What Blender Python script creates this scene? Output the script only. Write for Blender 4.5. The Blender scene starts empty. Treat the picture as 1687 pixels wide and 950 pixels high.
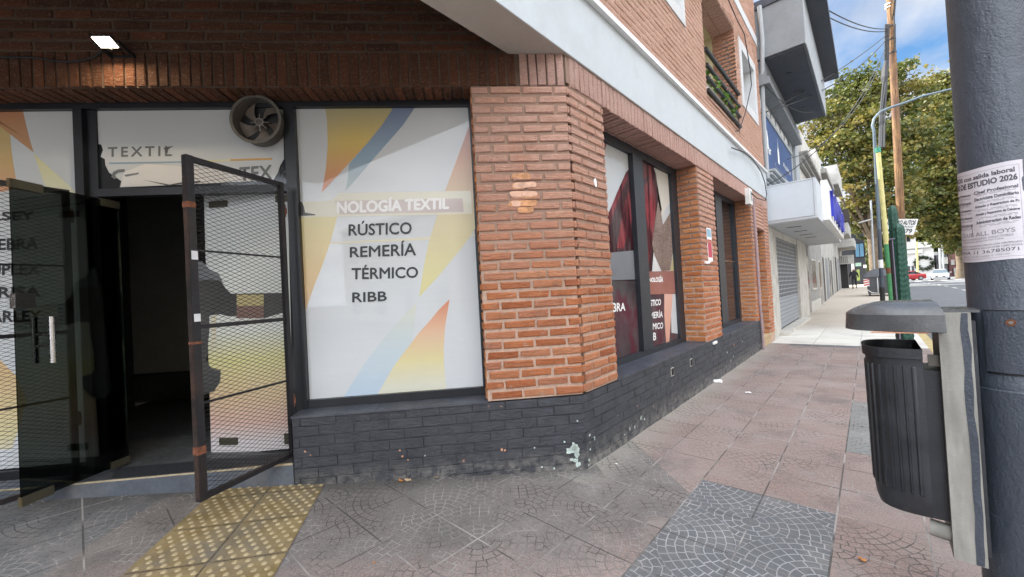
import bpy, bmesh, math, random
from mathutils import Vector, Matrix
R = math.radians
random.seed(7)
scn = bpy.context.scene
col = scn.collection

# ------------------------------------------------------------------ camera

def _cam():
    yaw, pit, rol = R(42.1927), R(0.82813), R(-3.12698)
    cy, sy, cp, sp = math.cos(yaw), math.sin(yaw), math.cos(pit), math.sin(pit)
    f = Vector((-sy*cp, cy*cp, sp)); r = Vector((cy, sy, 0)); u = r.cross(f)
    c, s = math.cos(rol), math.sin(rol)
    return c*r + s*u, -s*r + c*u, f
cr, cu, cf = _cam()
FPX, EYE = 650.93, Vector((0, 0, 1.5))
cam = bpy.data.cameras.new('camera'); camo = bpy.data.objects.new('camera', cam); col.objects.link(camo)
camo.matrix_world = Matrix(((cr.x, cu.x, -cf.x, 0), (cr.y, cu.y, -cf.y, 0), (cr.z, cu.z, -cf.z, 1.5), (0, 0, 0, 1)))
cam.sensor_width = 36; cam.lens = 36*FPX/1687; cam.clip_start = 0.02; cam.clip_end = 3000
scn.camera = camo

# ------------------------------------------------------------------ world and sun
CLX, CLY = 8.2, 2.6          # where the clouds sit
SUN_EL, SUN_AZ = 48, 273          # azimuth clockwise from +Y (north), direction TOWARDS the sun
w = bpy.data.worlds.new('World'); scn.world = w; w.use_nodes = True
nt = w.node_tree; nt.nodes.clear()
def nn(t, **k):
    n = nt.nodes.new(t)
    for a, b in k.items(): setattr(n, a, b)
    return n
sky = nn('ShaderNodeTexSky', sky_type='NISHITA', sun_disc=False)
sky.sun_elevation = R(SUN_EL); sky.sun_rotation = R(SUN_AZ); sky.air_density = 1.15; sky.dust_density = 0.5; sky.ozone_density = 2.2
tc = nn('ShaderNodeTexCoord'); sep = nn('ShaderNodeSeparateXYZ'); nt.links.new(tc.outputs['Generated'], sep.inputs[0])
def wm(op, a, b=None):
    n = nn('ShaderNodeMath', operation=op)
    for i, v in enumerate((a, b)):
        if v is None: continue
        if isinstance(v, (int, float)): n.inputs[i].default_value = v
        else: nt.links.new(v, n.inputs[i])
    return n.outputs[0]
zz = wm('ADD', wm('MAXIMUM', sep.outputs[2], 0.0), 0.22)
cmb = nn('ShaderNodeCombineXYZ')
nt.links.new(wm('DIVIDE', sep.outputs[0], zz), cmb.inputs[0]); nt.links.new(wm('DIVIDE', sep.outputs[1], zz), cmb.inputs[1])
cn = nn('ShaderNodeTexNoise'); cn.inputs['Scale'].default_value = 1.25; cn.inputs['Detail'].default_value = 9; cn.inputs['Roughness'].default_value = 0.52; cn.inputs['Distortion'].default_value = 0.25
mp = nn('ShaderNodeMapping'); mp.inputs['Location'].default_value = (CLX, CLY, 0.0)
nt.links.new(cmb.outputs[0], mp.inputs[0]); nt.links.new(mp.outputs[0], cn.inputs[0])
rp = nn('ShaderNodeValToRGB'); rp.color_ramp.elements[0].position = 0.37; rp.color_ramp.elements[1].position = 0.52
nt.links.new(cn.outputs[0], rp.inputs[0])
mx = nn('ShaderNodeMix', data_type='RGBA')
cn2 = nn('ShaderNodeTexNoise'); cn2.inputs['Scale'].default_value = 3; cn2.inputs['Detail'].default_value = 6
nt.links.new(mp.outputs[0], cn2.inputs[0])
rp2 = nn('ShaderNodeValToRGB'); rp2.color_ramp.elements[0].color = (5.6, 6.0, 6.8, 1); rp2.color_ramp.elements[1].color = (8.6, 8.8, 9.2, 1)
rp2.color_ramp.elements[0].position = .35; rp2.color_ramp.elements[1].position = .65
nt.links.new(cn2.outputs[0], rp2.inputs[0])
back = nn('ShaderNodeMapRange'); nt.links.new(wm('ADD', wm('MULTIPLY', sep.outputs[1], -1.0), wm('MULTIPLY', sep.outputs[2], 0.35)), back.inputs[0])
for i_, v_ in enumerate((-.75, .35, .31, 1.65)): back.inputs[i_+1].default_value = v_      # cloud cover is thin and grey-white down the street, unseen clouds behind the viewer made thick and bright to add light
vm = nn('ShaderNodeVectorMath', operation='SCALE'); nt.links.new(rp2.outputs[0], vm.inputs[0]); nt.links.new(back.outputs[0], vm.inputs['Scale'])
hs = nn('ShaderNodeHueSaturation'); hs.inputs['Saturation'].default_value = 1.25; hs.inputs['Value'].default_value = .52; nt.links.new(sky.outputs[0], hs.inputs['Color'])
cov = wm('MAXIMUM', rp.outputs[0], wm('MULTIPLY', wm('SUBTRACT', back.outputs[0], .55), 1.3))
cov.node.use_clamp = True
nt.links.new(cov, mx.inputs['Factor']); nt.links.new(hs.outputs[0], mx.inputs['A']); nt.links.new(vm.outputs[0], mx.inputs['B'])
bg = nn('ShaderNodeBackground'); bg.inputs['Strength'].default_value = 0.10
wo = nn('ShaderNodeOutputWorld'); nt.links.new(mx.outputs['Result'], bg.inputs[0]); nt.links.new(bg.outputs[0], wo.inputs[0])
sl = bpy.data.lights.new('sun', 'SUN'); sl.energy = 4.0; sl.angle = R(0.6); sl.color = (1, 0.95, 0.86)
so = bpy.data.objects.new('sun', sl); col.objects.link(so)
sd = Vector((math.sin(R(SUN_AZ))*math.cos(R(SUN_EL)), math.cos(R(SUN_AZ))*math.cos(R(SUN_EL)), math.sin(R(SUN_EL))))
so.rotation_euler = sd.to_track_quat('Z', 'Y').to_euler()
scn.view_settings.view_transform = 'Standard'; scn.view_settings.look = 'None'
scn.view_settings.exposure = 1.95; scn.view_settings.gamma = 1.0

# ------------------------------------------------------------------ placing helpers
def ray(x, y): return cf + (x-843.5)/FPX*cr - (y-475)/FPX*cu
def on_plane(x, y, n, P):
    d = ray(x, y); return EYE + d*(n.dot(P-EYE)/n.dot(d))
FA = R(42.3567); C0 = Vector((-1.836, 2.843, 0))
FD = Vector((-math.sin(FA), -math.cos(FA), 0)); FN = Vector((math.cos(FA), -math.sin(FA), 0))
WX = -1.836
def F(s, o, z): return C0 + FD*s + FN*o + Vector((0, 0, z))        # chamfer frame: s leftwards, o outwards
def fp(x, y, o=0.0):                                               # picture point on the chamfer plane -> (s, z)
    P = on_plane(x, y, FN, C0 + FN*o) - C0; return (P.dot(FD), P.z)
def S(y, o, z): return Vector((WX+o, y, z))                        # street wall frame
def sp_(x, y, o=0.0):
    P = on_plane(x, y, Vector((1, 0, 0)), Vector((WX+o, 0, 0))); return (P.y, P.z)
def at_y(x, y, Y): return on_plane(x, y, Vector((0, 1, 0)), Vector((0, Y, 0)))
def sstep(a, b, t):
    t = max(0, min(1, (t-a)/(b-a))); return t*t*(3-2*t)
def gz(x, y):
    t = (Vector((x, y, 0))-C0).dot(FD)
    near = 0.04*max(0, t)*sstep(0, .5, t)
    near = min(near, .17)
    if x > -0.6: near *= 1-sstep(-.6, .5, x)*0.8
    return near + 0.40*sstep(16, 48, y)

# ------------------------------------------------------------------ materials
class V:
    def __init__(s, b, k): s.b = b; s.k = k
    def _m(s, op, o=None, o2=None):
        return s.b.math(op, s, o, o2)
    def __add__(s, o): return s._m('ADD', o)
    def __sub__(s, o): return s._m('SUBTRACT', o)
    def __mul__(s, o): return s._m('MULTIPLY', o)
    def __truediv__(s, o): return s._m('DIVIDE', o)
    def floor(s): return s._m('FLOOR')
    def fract(s): return s._m('FRACT')
    def lt(s, o): return s._m('LESS_THAN', o)
    def gt(s, o): return s._m('GREATER_THAN', o)
    def abs(s): return s._m('ABSOLUTE')
    def mod(s, o): return s._m('FLOORED_MODULO', o)
class NB:
    def __init__(s, name):
        s.m = bpy.data.materials.new(name); s.m.use_nodes = True
        s.t = s.m.node_tree; s.t.nodes.clear()
        s.out = s.n('ShaderNodeOutputMaterial')
        s.p = s.n('ShaderNodeBsdfPrincipled'); s.t.links.new(s.p.outputs[0], s.out.inputs[0])
        s._pos = None
    def n(s, t, **k):
        x = s.t.nodes.new(t)
        for a, b in k.items(): setattr(x, a, b)
        return x
    def put(s, v, sock):
        if isinstance(v, V): v = v.k
        if isinstance(v, (int, float)): sock.default_value = v
        elif isinstance(v, (tuple, list)):
            sock.default_value = tuple(v)+((1,) if len(v) == 3 and len(sock.default_value) == 4 else ())
        else: s.t.links.new(v, sock)
    def math(s, op, a, b=None, c=None, clamp=False):
        x = s.n('ShaderNodeMath', operation=op); x.use_clamp = clamp
        for i, v in enumerate((a, b, c)):
            if v is not None: s.put(v, x.inputs[i])
        return V(s, x.outputs[0])
    def pos(s):
        if not s._pos:
            g = s.n('ShaderNodeNewGeometry'); s._pos = g.outputs['Position']
        return s._pos
    def xyz(s):
        q = s.n('ShaderNodeSeparateXYZ'); s.t.links.new(s.pos(), q.inputs[0]); return [V(s, o) for o in q.outputs]
    def noise(s, scale, detail=4, rough=.55, stretch=None, vec=None, dist=0):
        x = s.n('ShaderNodeTexNoise'); x.inputs['Scale'].default_value = scale; x.inputs['Detail'].default_value = detail; x.inputs['Roughness'].default_value = rough; x.inputs['Distortion'].default_value = dist
        v = vec or s.pos()
        if stretch:
            mpn = s.n('ShaderNodeMapping'); mpn.inputs['Scale'].default_value = stretch; s.t.links.new(v, mpn.inputs[0]); v = mpn.outputs[0]
        s.t.links.new(v, x.inputs[0]); return V(s, x.outputs[0])
    def voro(s, scale, feat='F1'):
        x = s.n('ShaderNodeTexVoronoi', feature=feat); x.inputs['Scale'].default_value = scale; s.t.links.new(s.pos(), x.inputs[0]); return x
    def ramp(s, v, stops, interp='LINEAR'):
        x = s.n('ShaderNodeValToRGB'); e = x.color_ramp.elements; x.color_ramp.interpolation = interp
        for i, (p, c) in enumerate(stops):
            el = e[i] if i < 2 else e.new(p)
            el.position = p; el.color = (*c, 1) if len(c) == 3 else c
        s.put(v, x.inputs[0]); return x.outputs[0]
    def rng(s, v, a, b, c=0., d=1.):
        x = s.n('ShaderNodeMapRange'); s.put(v, x.inputs[0])
        for i, q in enumerate((a, b, c, d)): x.inputs[i+1].default_value = q
        return V(s, x.outputs[0])
    def mix(s, f, a, b, mode='MIX'):
        x = s.n('ShaderNodeMix', data_type='RGBA', blend_type=mode)
        s.put(f, x.inputs['Factor']); s.put(a, x.inputs['A']); s.put(b, x.inputs['B']); return x.outputs['Result']
    def bump(s, h, dist=.01, strength=1.0, prev=None):
        x = s.n('ShaderNodeBump'); x.inputs['Distance'].default_value = dist; x.inputs['Strength'].default_value = strength
        s.put(h, x.inputs['Height'])
        if prev: s.t.links.new(prev, x.inputs['Normal'])
        return x.outputs[0]
    def attr(s, name):
        x = s.n('ShaderNodeAttribute'); x.attribute_name = name; return V(s, x.outputs['Fac'])
    def done(s, color=None, rough=None, normal=None, **k):
        if color is not None: s.put(color, s.p.inputs['Base Color'])
        if rough is not None: s.put(rough, s.p.inputs['Roughness'])
        if normal is not None: s.t.links.new(normal, s.p.inputs['Normal'])
        for a, b in k.items(): s.put(b, s.p.inputs[a.replace('_', ' ')])
        return s.m
def lerp3(a, t): return tuple(x*t for x in a)
def plain(name, c, rough=.6, var=.25, scale=6, bump=.002, bscale=60, dirt=None, metallic=0., **k):
    b = NB(name)
    n1 = b.noise(scale, 6, .6); n2 = b.noise(scale*7.3, 4, .6)
    cc = b.mix(b.rng(n1, .3, .7), lerp3(c, 1-var), lerp3(c, 1+var*.6))
    cc = b.mix(b.rng(n2, .35, .75, 0, .35), cc, lerp3(c, 1-var*1.6) if var < .6 else lerp3(c, .2))
    if dirt: cc = b.mix(b.rng(b.noise(2.3, 8, .65), .5, .75, 0, .8), cc, dirt)
    nb = b.bump(b.noise(bscale, 5, .6), bump, .8) if bump else None
    rr = b.rng(n2, .3, .7, max(0, rough-.1), min(1, rough+.1))
    return b.done(cc, rr, nb, Metallic=metallic, **k)

def brick_mat(name, tones, pale=None, pale_z=(2.0, 3.2), mottle=.3, smear=.6):
    b = NB(name); r = b.attr('rnd')
    c = b.ramp(r, [(i/(len(tones)-1), t) for i, t in enumerate(tones)])
    n = b.noise(9, 7, .65); n2 = b.noise(55, 5, .7)
    c = b.mix(b.rng(n, .35, .7, 0, mottle), c, (.16, .075, .045))
    c = b.mix(b.rng(n2, .55, .75, 0, .45), c, (.52, .36, .27))
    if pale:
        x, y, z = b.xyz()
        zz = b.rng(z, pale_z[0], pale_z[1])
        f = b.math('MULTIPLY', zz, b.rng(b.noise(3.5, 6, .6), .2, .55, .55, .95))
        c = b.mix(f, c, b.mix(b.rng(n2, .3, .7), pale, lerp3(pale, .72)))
    sm = b.noise(13, 7, .72); c = b.mix(b.rng(sm, .56, .68, 0, smear), c, (.50, .36, .28))
    c = b.mix(b.rng(b.noise(6, 8, .75), .60, .74, 0, .5), c, (.17, .10, .075))
    st = b.noise(14, 6, .7, stretch=(1, 1, 7))
    c = b.mix(b.rng(st, .60, .68, 0, .5), c, (.20, .11, .075))
    h = b.math('ADD', b.math('ADD', b.noise(26, 8, .75, stretch=(1, 1, 1.8)), b.math('MULTIPLY', n2, .35)), b.math('MULTIPLY', b.rng(st, .35, .6, 1, 0), .5))
    return b.done(c, .88, b.bump(h, .018, 1.0), Specular_IOR_Level=.25)
M = {}
ORANGE = [(.44, .13, .05), (.62, .225, .095), (.52, .175, .075), (.68, .29, .145), (.50, .20, .115)]
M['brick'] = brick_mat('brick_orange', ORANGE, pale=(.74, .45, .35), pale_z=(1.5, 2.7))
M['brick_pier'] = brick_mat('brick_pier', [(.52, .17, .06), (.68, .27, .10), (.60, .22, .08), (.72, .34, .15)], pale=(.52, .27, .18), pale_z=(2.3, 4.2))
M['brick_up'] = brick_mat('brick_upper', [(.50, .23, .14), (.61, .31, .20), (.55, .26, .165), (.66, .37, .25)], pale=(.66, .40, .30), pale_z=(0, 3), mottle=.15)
M['brick_shade'] = brick_mat('brick_shaded', [(.070, .032, .019), (.11, .045, .024), (.085, .037, .021), (.16, .058, .028), (.10, .045, .027)], smear=.0)  # same brick, with the shade under the overhang painted into its colour
M['brick_sol'] = brick_mat('brick_soldier', [(.33, .145, .095), (.45, .21, .14), (.39, .175, .12), (.50, .235, .16)], pale=(.70, .46, .39), pale_z=(2.4, 3.4), mottle=.3)
def mortar_mat():
    b = NB('mortar'); x, y, z = b.xyz()
    f = b.rng(b.math('ADD', z, b.math('MULTIPLY', b.noise(2.5, 5), .9)), 1.7, 2.7)
    c = b.mix(f, (.50, .35, .265), (.28, .185, .135)); c = b.mix(b.rng(b.noise(30, 6, .7), .4, .7, 0, .5), c, (.20, .13, .10))
    return b.done(c, .95, b.bump(b.noise(70, 5, .7), .006, .9))
M['mortar'] = mortar_mat()
M['mortar_shade'] = plain('mortar_shade', (.10, .064, .044), .95, .35, 12, .006, 70)  # mortar of the entrance wall, overhang shade painted into its colour
M['mortar_light'] = plain('mortar_light', (.5, .33, .25), .95, .2, 12, .005, 70)

def plinth_mat():
    b = NB('plinth_paint')
    n = b.noise(7, 7, .6)
    c = b.mix(b.rng(n, .3, .75), (.030, .033, .040), (.058, .063, .074))
    x, y, z = b.xyz()
    sc = b.noise(30, 6, .7, stretch=(1, 1, 4))
    c = b.mix(b.rng(sc, .60, .74, 0, .35), c, (.16, .17, .19))
    dust = b.math('MULTIPLY', b.rng(z, .22, .0), b.rng(b.noise(12, 7, .7), .42, .62, 0, .75))
    c = b.mix(dust, c, (.30, .28, .25))
    ch = b.math('MULTIPLY', b.noise(14, 5, .62), 1.0)
    chip = b.rng(ch, .715, .72)
    c = b.mix(chip, c, b.mix(b.rng(b.noise(5, 2), .45, .55), (.50, .26, .16), (.55, .62, .58)))
    h = b.math('ADD', b.noise(22, 7, .7, stretch=(1, 1, 2.2)), b.math('MULTIPLY', chip, -.5))
    return b.done(c, .55, b.bump(h, .016, 1.0))
M['plinth'] = plinth_mat()
M['pale_chip'] = plain('exposed_pale_paint', (.58, .68, .63), .8, .15, 20, .003, 80)
M['pink_chip'] = plain('exposed_brick_chip', (.62, .32, .2), .8, .2, 30, .003, 80)
M['ledge'] = plain('ledge_paint', (.055, .062, .078), .5, .3, 5, .002, 40, dirt=(.11, .11, .12))
M['frame'] = plain('black_frame_paint', (.010, .012, .016), .38, .3, 8, .0008, 90)
M['frame2'] = plain('street_frame_paint', (.022, .026, .033), .45, .3, 8, .0008, 90)
M['gate'] = plain('gate_paint', (.014, .014, .018), .5, .4, 9, .001, 90, dirt=(.05, .03, .022))
M['gate_mesh'] = plain('expanded_metal', (.012, .012, .014), .5, .3, 9, 0)
M['rust'] = plain('rusty_steel', (.21, .078, .040), .85, .5, 30, .003, 120)
M['rust_edge'] = plain('rust_edge', (.025, .018, .016), .85, .6, 5, .002, 90, dirt=(.10, .045, .025))
M['white_tape'] = plain('white_tape', (.7, .72, .74), .6, .1)
M['fascia'] = plain('fascia_paint', (.50, .54, .56), .7, .06, 1.6, .0015, 50, dirt=(.43, .46, .47))
M['soffit'] = plain('soffit_paint', (.50, .46, .41), .75, .1, 2, .001, 50)
M['strip'] = plain('white_metal_strip', (.78, .78, .77), .5, .1)
M['white_surround'] = plain('white_plaster', (.52, .53, .53), .8, .08, 4, .002, 50, dirt=(.55, .54, .5))
M['cream'] = plain('cream_plaster', (.55, .48, .30), .85, .08)
M['black_tube'] = plain('black_tube', (.012, .012, .012), .4, .2)
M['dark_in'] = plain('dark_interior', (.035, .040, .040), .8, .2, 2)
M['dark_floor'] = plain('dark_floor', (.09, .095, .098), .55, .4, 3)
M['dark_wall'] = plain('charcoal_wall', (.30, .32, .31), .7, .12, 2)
M['step'] = plain('step_paint', (.10, .115, .14), .65, .25, 5, .003, 60, dirt=(.19, .19, .19))
M['step_edge'] = plain('worn_step_edge', (.5, .42, .28), .8, .3, 22, .003)
M['pole'] = None
def bin_mat():
    b = NB('black_bin_plastic'); n = b.noise(6, 7, .65)
    c = b.mix(b.rng(n, .3, .7), (.016, .018, .022), (.034, .037, .043))
    sc_ = b.noise(60, 5, .7, stretch=(1, 1, .08)); c = b.mix(b.rng(sc_, .62, .72, 0, .55), c, (.11, .115, .12))
    c = b.mix(b.rng(b.noise(26, 6, .75), .62, .72, 0, .5), c, (.12, .115, .10))
    return b.done(c, b.rng(n, .3, .7, .3, .6), b.bump(b.noise(90, 5, .6), .0015, .8))
M['bin'] = bin_mat()
M['bincap'] = plain('grey_bin_lid', (.085, .09, .095), .27, .35, 5, .0008, 90, dirt=(.10, .10, .09))
M['steel'] = plain('brushed_steel', (.62, .62, .63), .25, .08, metallic=1.0, bump=0)
M['brass'] = plain('brass_fitting', (.20, .16, .09), .4, .2, metallic=.7, bump=0)
M['fitting'] = plain('patch_fitting', (.09, .085, .06), .4, .2, metallic=.4, bump=0)
M['fan'] = plain('fan_metal', (.10, .09, .075), .5, .3, 14, .001, 80)
M['fanlight'] = plain('fan_hub_metal', (.34, .32, .28), .4, .3, metallic=.5)
M['black'] = plain('black_plastic', (.012, .012, .013), .5, .2)
M['concrete'] = plain('old_concrete', (.30, .29, .27), .9, .25, 3, .004, 40, dirt=(.17, .16, .14))
M['concrete_l'] = plain('pale_concrete', (.52, .50, .45), .9, .15, 2, .004, 40, dirt=(.28, .26, .22))
M['grey_box'] = plain('grey_render', (.21, .225, .235), .85, .12, 2, .003, 30, dirt=(.17, .17, .17))
M['grey_light'] = plain('pale_grey_render', (.33, .35, .36), .8, .12, 2, .002, 30)
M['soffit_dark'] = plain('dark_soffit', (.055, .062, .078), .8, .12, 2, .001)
M['blue_sign'] = plain('blue_sign', (.018, .06, .19), .5, .15, 3, 0)
M['blue_letter'] = plain('blue_letters', (.015, .025, .42), .45, .15, 3, 0)
M['awning'] = plain('white_sheet_metal', (.52, .56, .59), .5, .05, 1.2, 0, dirt=(.50, .53, .55))
M['awning_under'] = plain('awning_underside', (.46, .48, .50), .6, .08, 2, 0)
M['white'] = plain('white_paint', (.74, .73, .70), .7, .08, 2, .002, 30, dirt=(.55, .53, .48))
M['dark_glass'] = plain('dark_glass', (.015, .02, .025), .12, .1, bump=0)
M['blue_glass'] = plain('sky_blue_glass', (.12, .25, .38), .1, .1, bump=0)
M['wood'] = plain('worn_wood', (.05, .04, .035), .7, .3)
M['white_text'] = plain('white_lettering', (.78, .78, .76), .6, .03, bump=0)
M['dark_text'] = plain('black_lettering', (.022, .025, .028), .5, .05, bump=0)
M['grey_text'] = plain('grey_lettering', (.13, .14, .14), .5, .1, bump=0)
M['conduit'] = plain('purple_grey_conduit', (.34, .25, .26), .7, .2)
M['cable'] = plain('black_cable', (.014, .014, .015), .6, .1, bump=0)
M['cable_grey'] = plain('grey_pipe', (.33, .35, .36), .6, .1, bump=0)
M['paper'] = plain('poster_paper', (.66, .63, .67), .85, .06, 14, .002, 30)
M['paper_ink'] = plain('poster_ink', (.10, .095, .11), .8, .2, bump=0)
M['paper_ink2'] = plain('faded_poster_ink', (.30, .28, .31), .8, .2, bump=0)

def vinyl_mat(name, stops, axis='z', lo=0., hi=1., rough=.5):
    """printed film behind glass: the colour gradient follows the sheet"""
    b = NB(name); x, y, z = b.xyz()
    f = b.rng({'x': x, 'y': y, 'z': z}[axis], lo, hi)
    c = b.ramp(f, stops) if len(stops) > 1 else b.mix(0., stops[0][1], stops[0][1])
    c = b.mix(b.rng(b.noise(1.7, 7, .6), .35, .75, .05, .22), c, (.42, .42, .40))
    if 'cloth' in name and 'red' in name:      # printed folds of the cloth
        fo = b.noise(7, 4, .55, stretch=(1, 1.3, .22), dist=.4); c = b.mix(b.rng(fo, .42, .60), c, lerp3((.035, .006, .010), 1)); c = b.mix(b.rng(fo, .36, .28, 0, .6), c, (.34, .03, .045))
    if 'maroon' in name: c = b.mix(b.rng(b.noise(3.5, 4, .55), .5, .65, 0, .8), c, (.10, .022, .035))
    if 'knit' in name: c = b.mix(b.rng(b.noise(40, 3, .6, stretch=(1, .5, 2.2)), .4, .6, 0, .6), c, (.09, .06, .045)); c = b.mix(b.rng(b.noise(3, 3, .5), .45, .7, 0, .4), c, (.09, .06, .05))
    nb = b.bump(b.math('ADD', b.noise(2.2, 4, .5), b.math('MULTIPLY', b.noise(9, 3, .5, stretch=(.4, .4, 2.5)), .22)), .012, .6)
    return b.done(c, rough, nb, Coat_Weight=(.75 if name in ('white_vinyl', 'print_pale_blue', 'print_yellow_red', 'print_blue', 'door_print') else .0 if any(q in name for q in ('red', 'maroon', 'knit', 'rust', 'salmon', 'pale_cloth', 'dark_grey')) else .3), Coat_Roughness=.03, Specular_IOR_Level=(.06 if any(q in name for q in ('red', 'maroon', 'knit', 'rust', 'salmon', 'pale_cloth', 'dark_grey')) else .25))
WHITE = (.66, .68, .68)
M['vinyl'] = vinyl_mat('white_vinyl', [(0, (.57, .60, .62)), (1, (.47, .49, .49))], lo=.7, hi=3.3)  # greyer towards the top: shade from the overhang painted into the film
M['vA'] = vinyl_mat('print_yellow_red', [(0, (.58, .14, .06)), (.3, (.55, .25, .10)), (.6, (.56, .40, .10)), (1, (.34, .32, .18))], lo=2.35, hi=3.25)
M['vB'] = vinyl_mat('print_blue', [(0, (.36, .40, .34)), (.45, (.20, .30, .38)), (1, (.12, .15, .26))], lo=2.35, hi=3.25)
M['vC'] = vinyl_mat('print_yellow_pink', [(0, (.60, .57, .27)), (.5, (.60, .52, .33)), (.8, (.58, .36, .26)), (1, (.52, .27, .24))], lo=1.5, hi=3.0)
M['vD'] = vinyl_mat('print_yellow_orange', [(0, (.60, .36, .20)), (.5, (.62, .46, .22)), (1, (.64, .58, .30))], lo=1.35, hi=2.3)
M['vE'] = vinyl_mat('print_pale_blue', [(0, (.42, .55, .67)), (.55, (.48, .56, .58)), (1, (.58, .58, .48))], lo=.7, hi=1.5)
M['vF'] = vinyl_mat('print_orange_yellow', [(0, (.62, .62, .50)), (.3, (.64, .57, .28)), (.6, (.66, .42, .26)), (1, (.58, .16, .06))], lo=.75, hi=1.5)
M['vBan'] = vinyl_mat('print_faded_banner', [(0, (.50, .46, .44)), (1, (.52, .45, .42))], lo=2.1, hi=2.3)
M['vCrease'] = vinyl_mat('creased_film', [(0, (.62, .58, .42)), (1, (.66, .64, .52))], lo=2.0, hi=2.3)
M['vG'] = vinyl_mat('print_dark_orange', [(0, (.50, .30, .12)), (1, (.36, .14, .06))], lo=2.6, hi=3.25)
M['vH'] = vinyl_mat('print_amber', [(0, (.58, .26, .14)), (.6, (.50, .33, .13)), (1, (.45, .32, .12))], lo=2.5, hi=2.95)
M['vI'] = vinyl_mat('print_soft_yellow', [(0, (.62, .61, .45)), (1, (.58, .53, .24))], lo=2.5, hi=2.9)
M['vDoor'] = vinyl_mat('door_print', [(0, (.66, .62, .62)), (.08, (.66, .44, .36)), (.2, (.66, .50, .29)), (.34, (.66, .62, .27)), (.46, (.66, .69, .63)), (1, (.64, .68, .69))], lo=.35, hi=2.45)
M['vLow'] = vinyl_mat('lower_orange_print', [(0, (.60, .62, .62)), (.3, (.62, .55, .3)), (1, (.62, .38, .16))], lo=.3, hi=1.3)
M['vBlack'] = vinyl_mat('torn_to_glass', [(0, (.018, .02, .022)), (1, (.03, .03, .03))], lo=0, hi=3)
M['vGreyDark'] = vinyl_mat('print_dark_grey', [(0, (.10, .10, .11)), (1, (.16, .17, .19))], lo=1, hi=2)
M['vBrown'] = vinyl_mat('print_brown', [(0, (.17, .09, .07)), (1, (.17, .10, .08))], lo=1, hi=2)
M['vYel'] = vinyl_mat('print_mustard', [(0, (.42, .36, .16)), (1, (.42, .36, .16))], lo=1, hi=2)
M['vBlueish'] = vinyl_mat('crumpled_film', [(0, (.45, .56, .70)), (.5, (.66, .66, .66)), (1, (.62, .60, .57))], axis='x', lo=-4.9, hi=-4.4)
M['vRed'] = vinyl_mat('print_red_cloth', [(0, (.30, .012, .02)), (.4, (.20, .012, .02)), (.7, (.24, .02, .03)), (1, (.10, .012, .018))], lo=1.6, hi=3.1)
M['vRedD'] = vinyl_mat('print_dark_red_cloth', [(0, (.018, .008, .010)), (1, (.055, .012, .018))], lo=1.4, hi=3.1)
M['vMaroon'] = vinyl_mat('print_maroon', [(0, (.022, .010, .014)), (.4, (.06, .015, .025)), (.7, (.02, .012, .015)), (1, (.035, .010, .014))], lo=.6, hi=1.9)
M['vBeige'] = vinyl_mat('print_knit', [(0, (.22, .155, .125)), (.55, (.28, .205, .17)), (1, (.44, .39, .33))], lo=1.7, hi=3.1)
M['vSkin'] = vinyl_mat('print_pale_cloth', [(0, (.52, .47, .38)), (1, (.55, .52, .46))], lo=1.7, hi=3.1)
M['vRust'] = vinyl_mat('print_rust_banner', [(0, (.30, .11, .08)), (1, (.24, .09, .07))], lo=1.3, hi=1.7)
M['vSalmon'] = vinyl_mat('print_salmon', [(0, (.60, .27, .18)), (1, (.62, .38, .30))], lo=.7, hi=1.5)
def glass_mat(name, tint, gl=.10):
    b = NB(name); b.t.nodes.remove(b.p)
    tr = b.n('ShaderNodeBsdfTransparent'); tr.inputs[0].default_value = (*tint, 1)
    gs = b.n('ShaderNodeBsdfGlossy'); gs.inputs['Roughness'].default_value = .03; gs.inputs[0].default_value = (.9, .95, .92, 1)
    fr = b.n('ShaderNodeFresnel'); fr.inputs[0].default_value = 1.5
    mxn = b.n('ShaderNodeMixShader'); b.t.links.new(b.math('MULTIPLY', V(b, fr.outputs[0]), .45, clamp=True).k, mxn.inputs[0])
    b.t.links.new(tr.outputs[0], mxn.inputs[1]); b.t.links.new(gs.outputs[0], mxn.inputs[2]); b.t.links.new(mxn.outputs[0], b.out.inputs[0])
    return b.m
M['door_glass'] = glass_mat('tinted_door_glass', (.25, .27, .25))
M['clear_glass'] = glass_mat('clear_glass', (.75, .8, .8))
def emis(name, c, e):
    b = NB(name); return b.done(c, .5, None, Emission_Color=c, Emission_Strength=e)
M['lamp'] = emis('lit_led', (1, .95, .75), 5)

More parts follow.
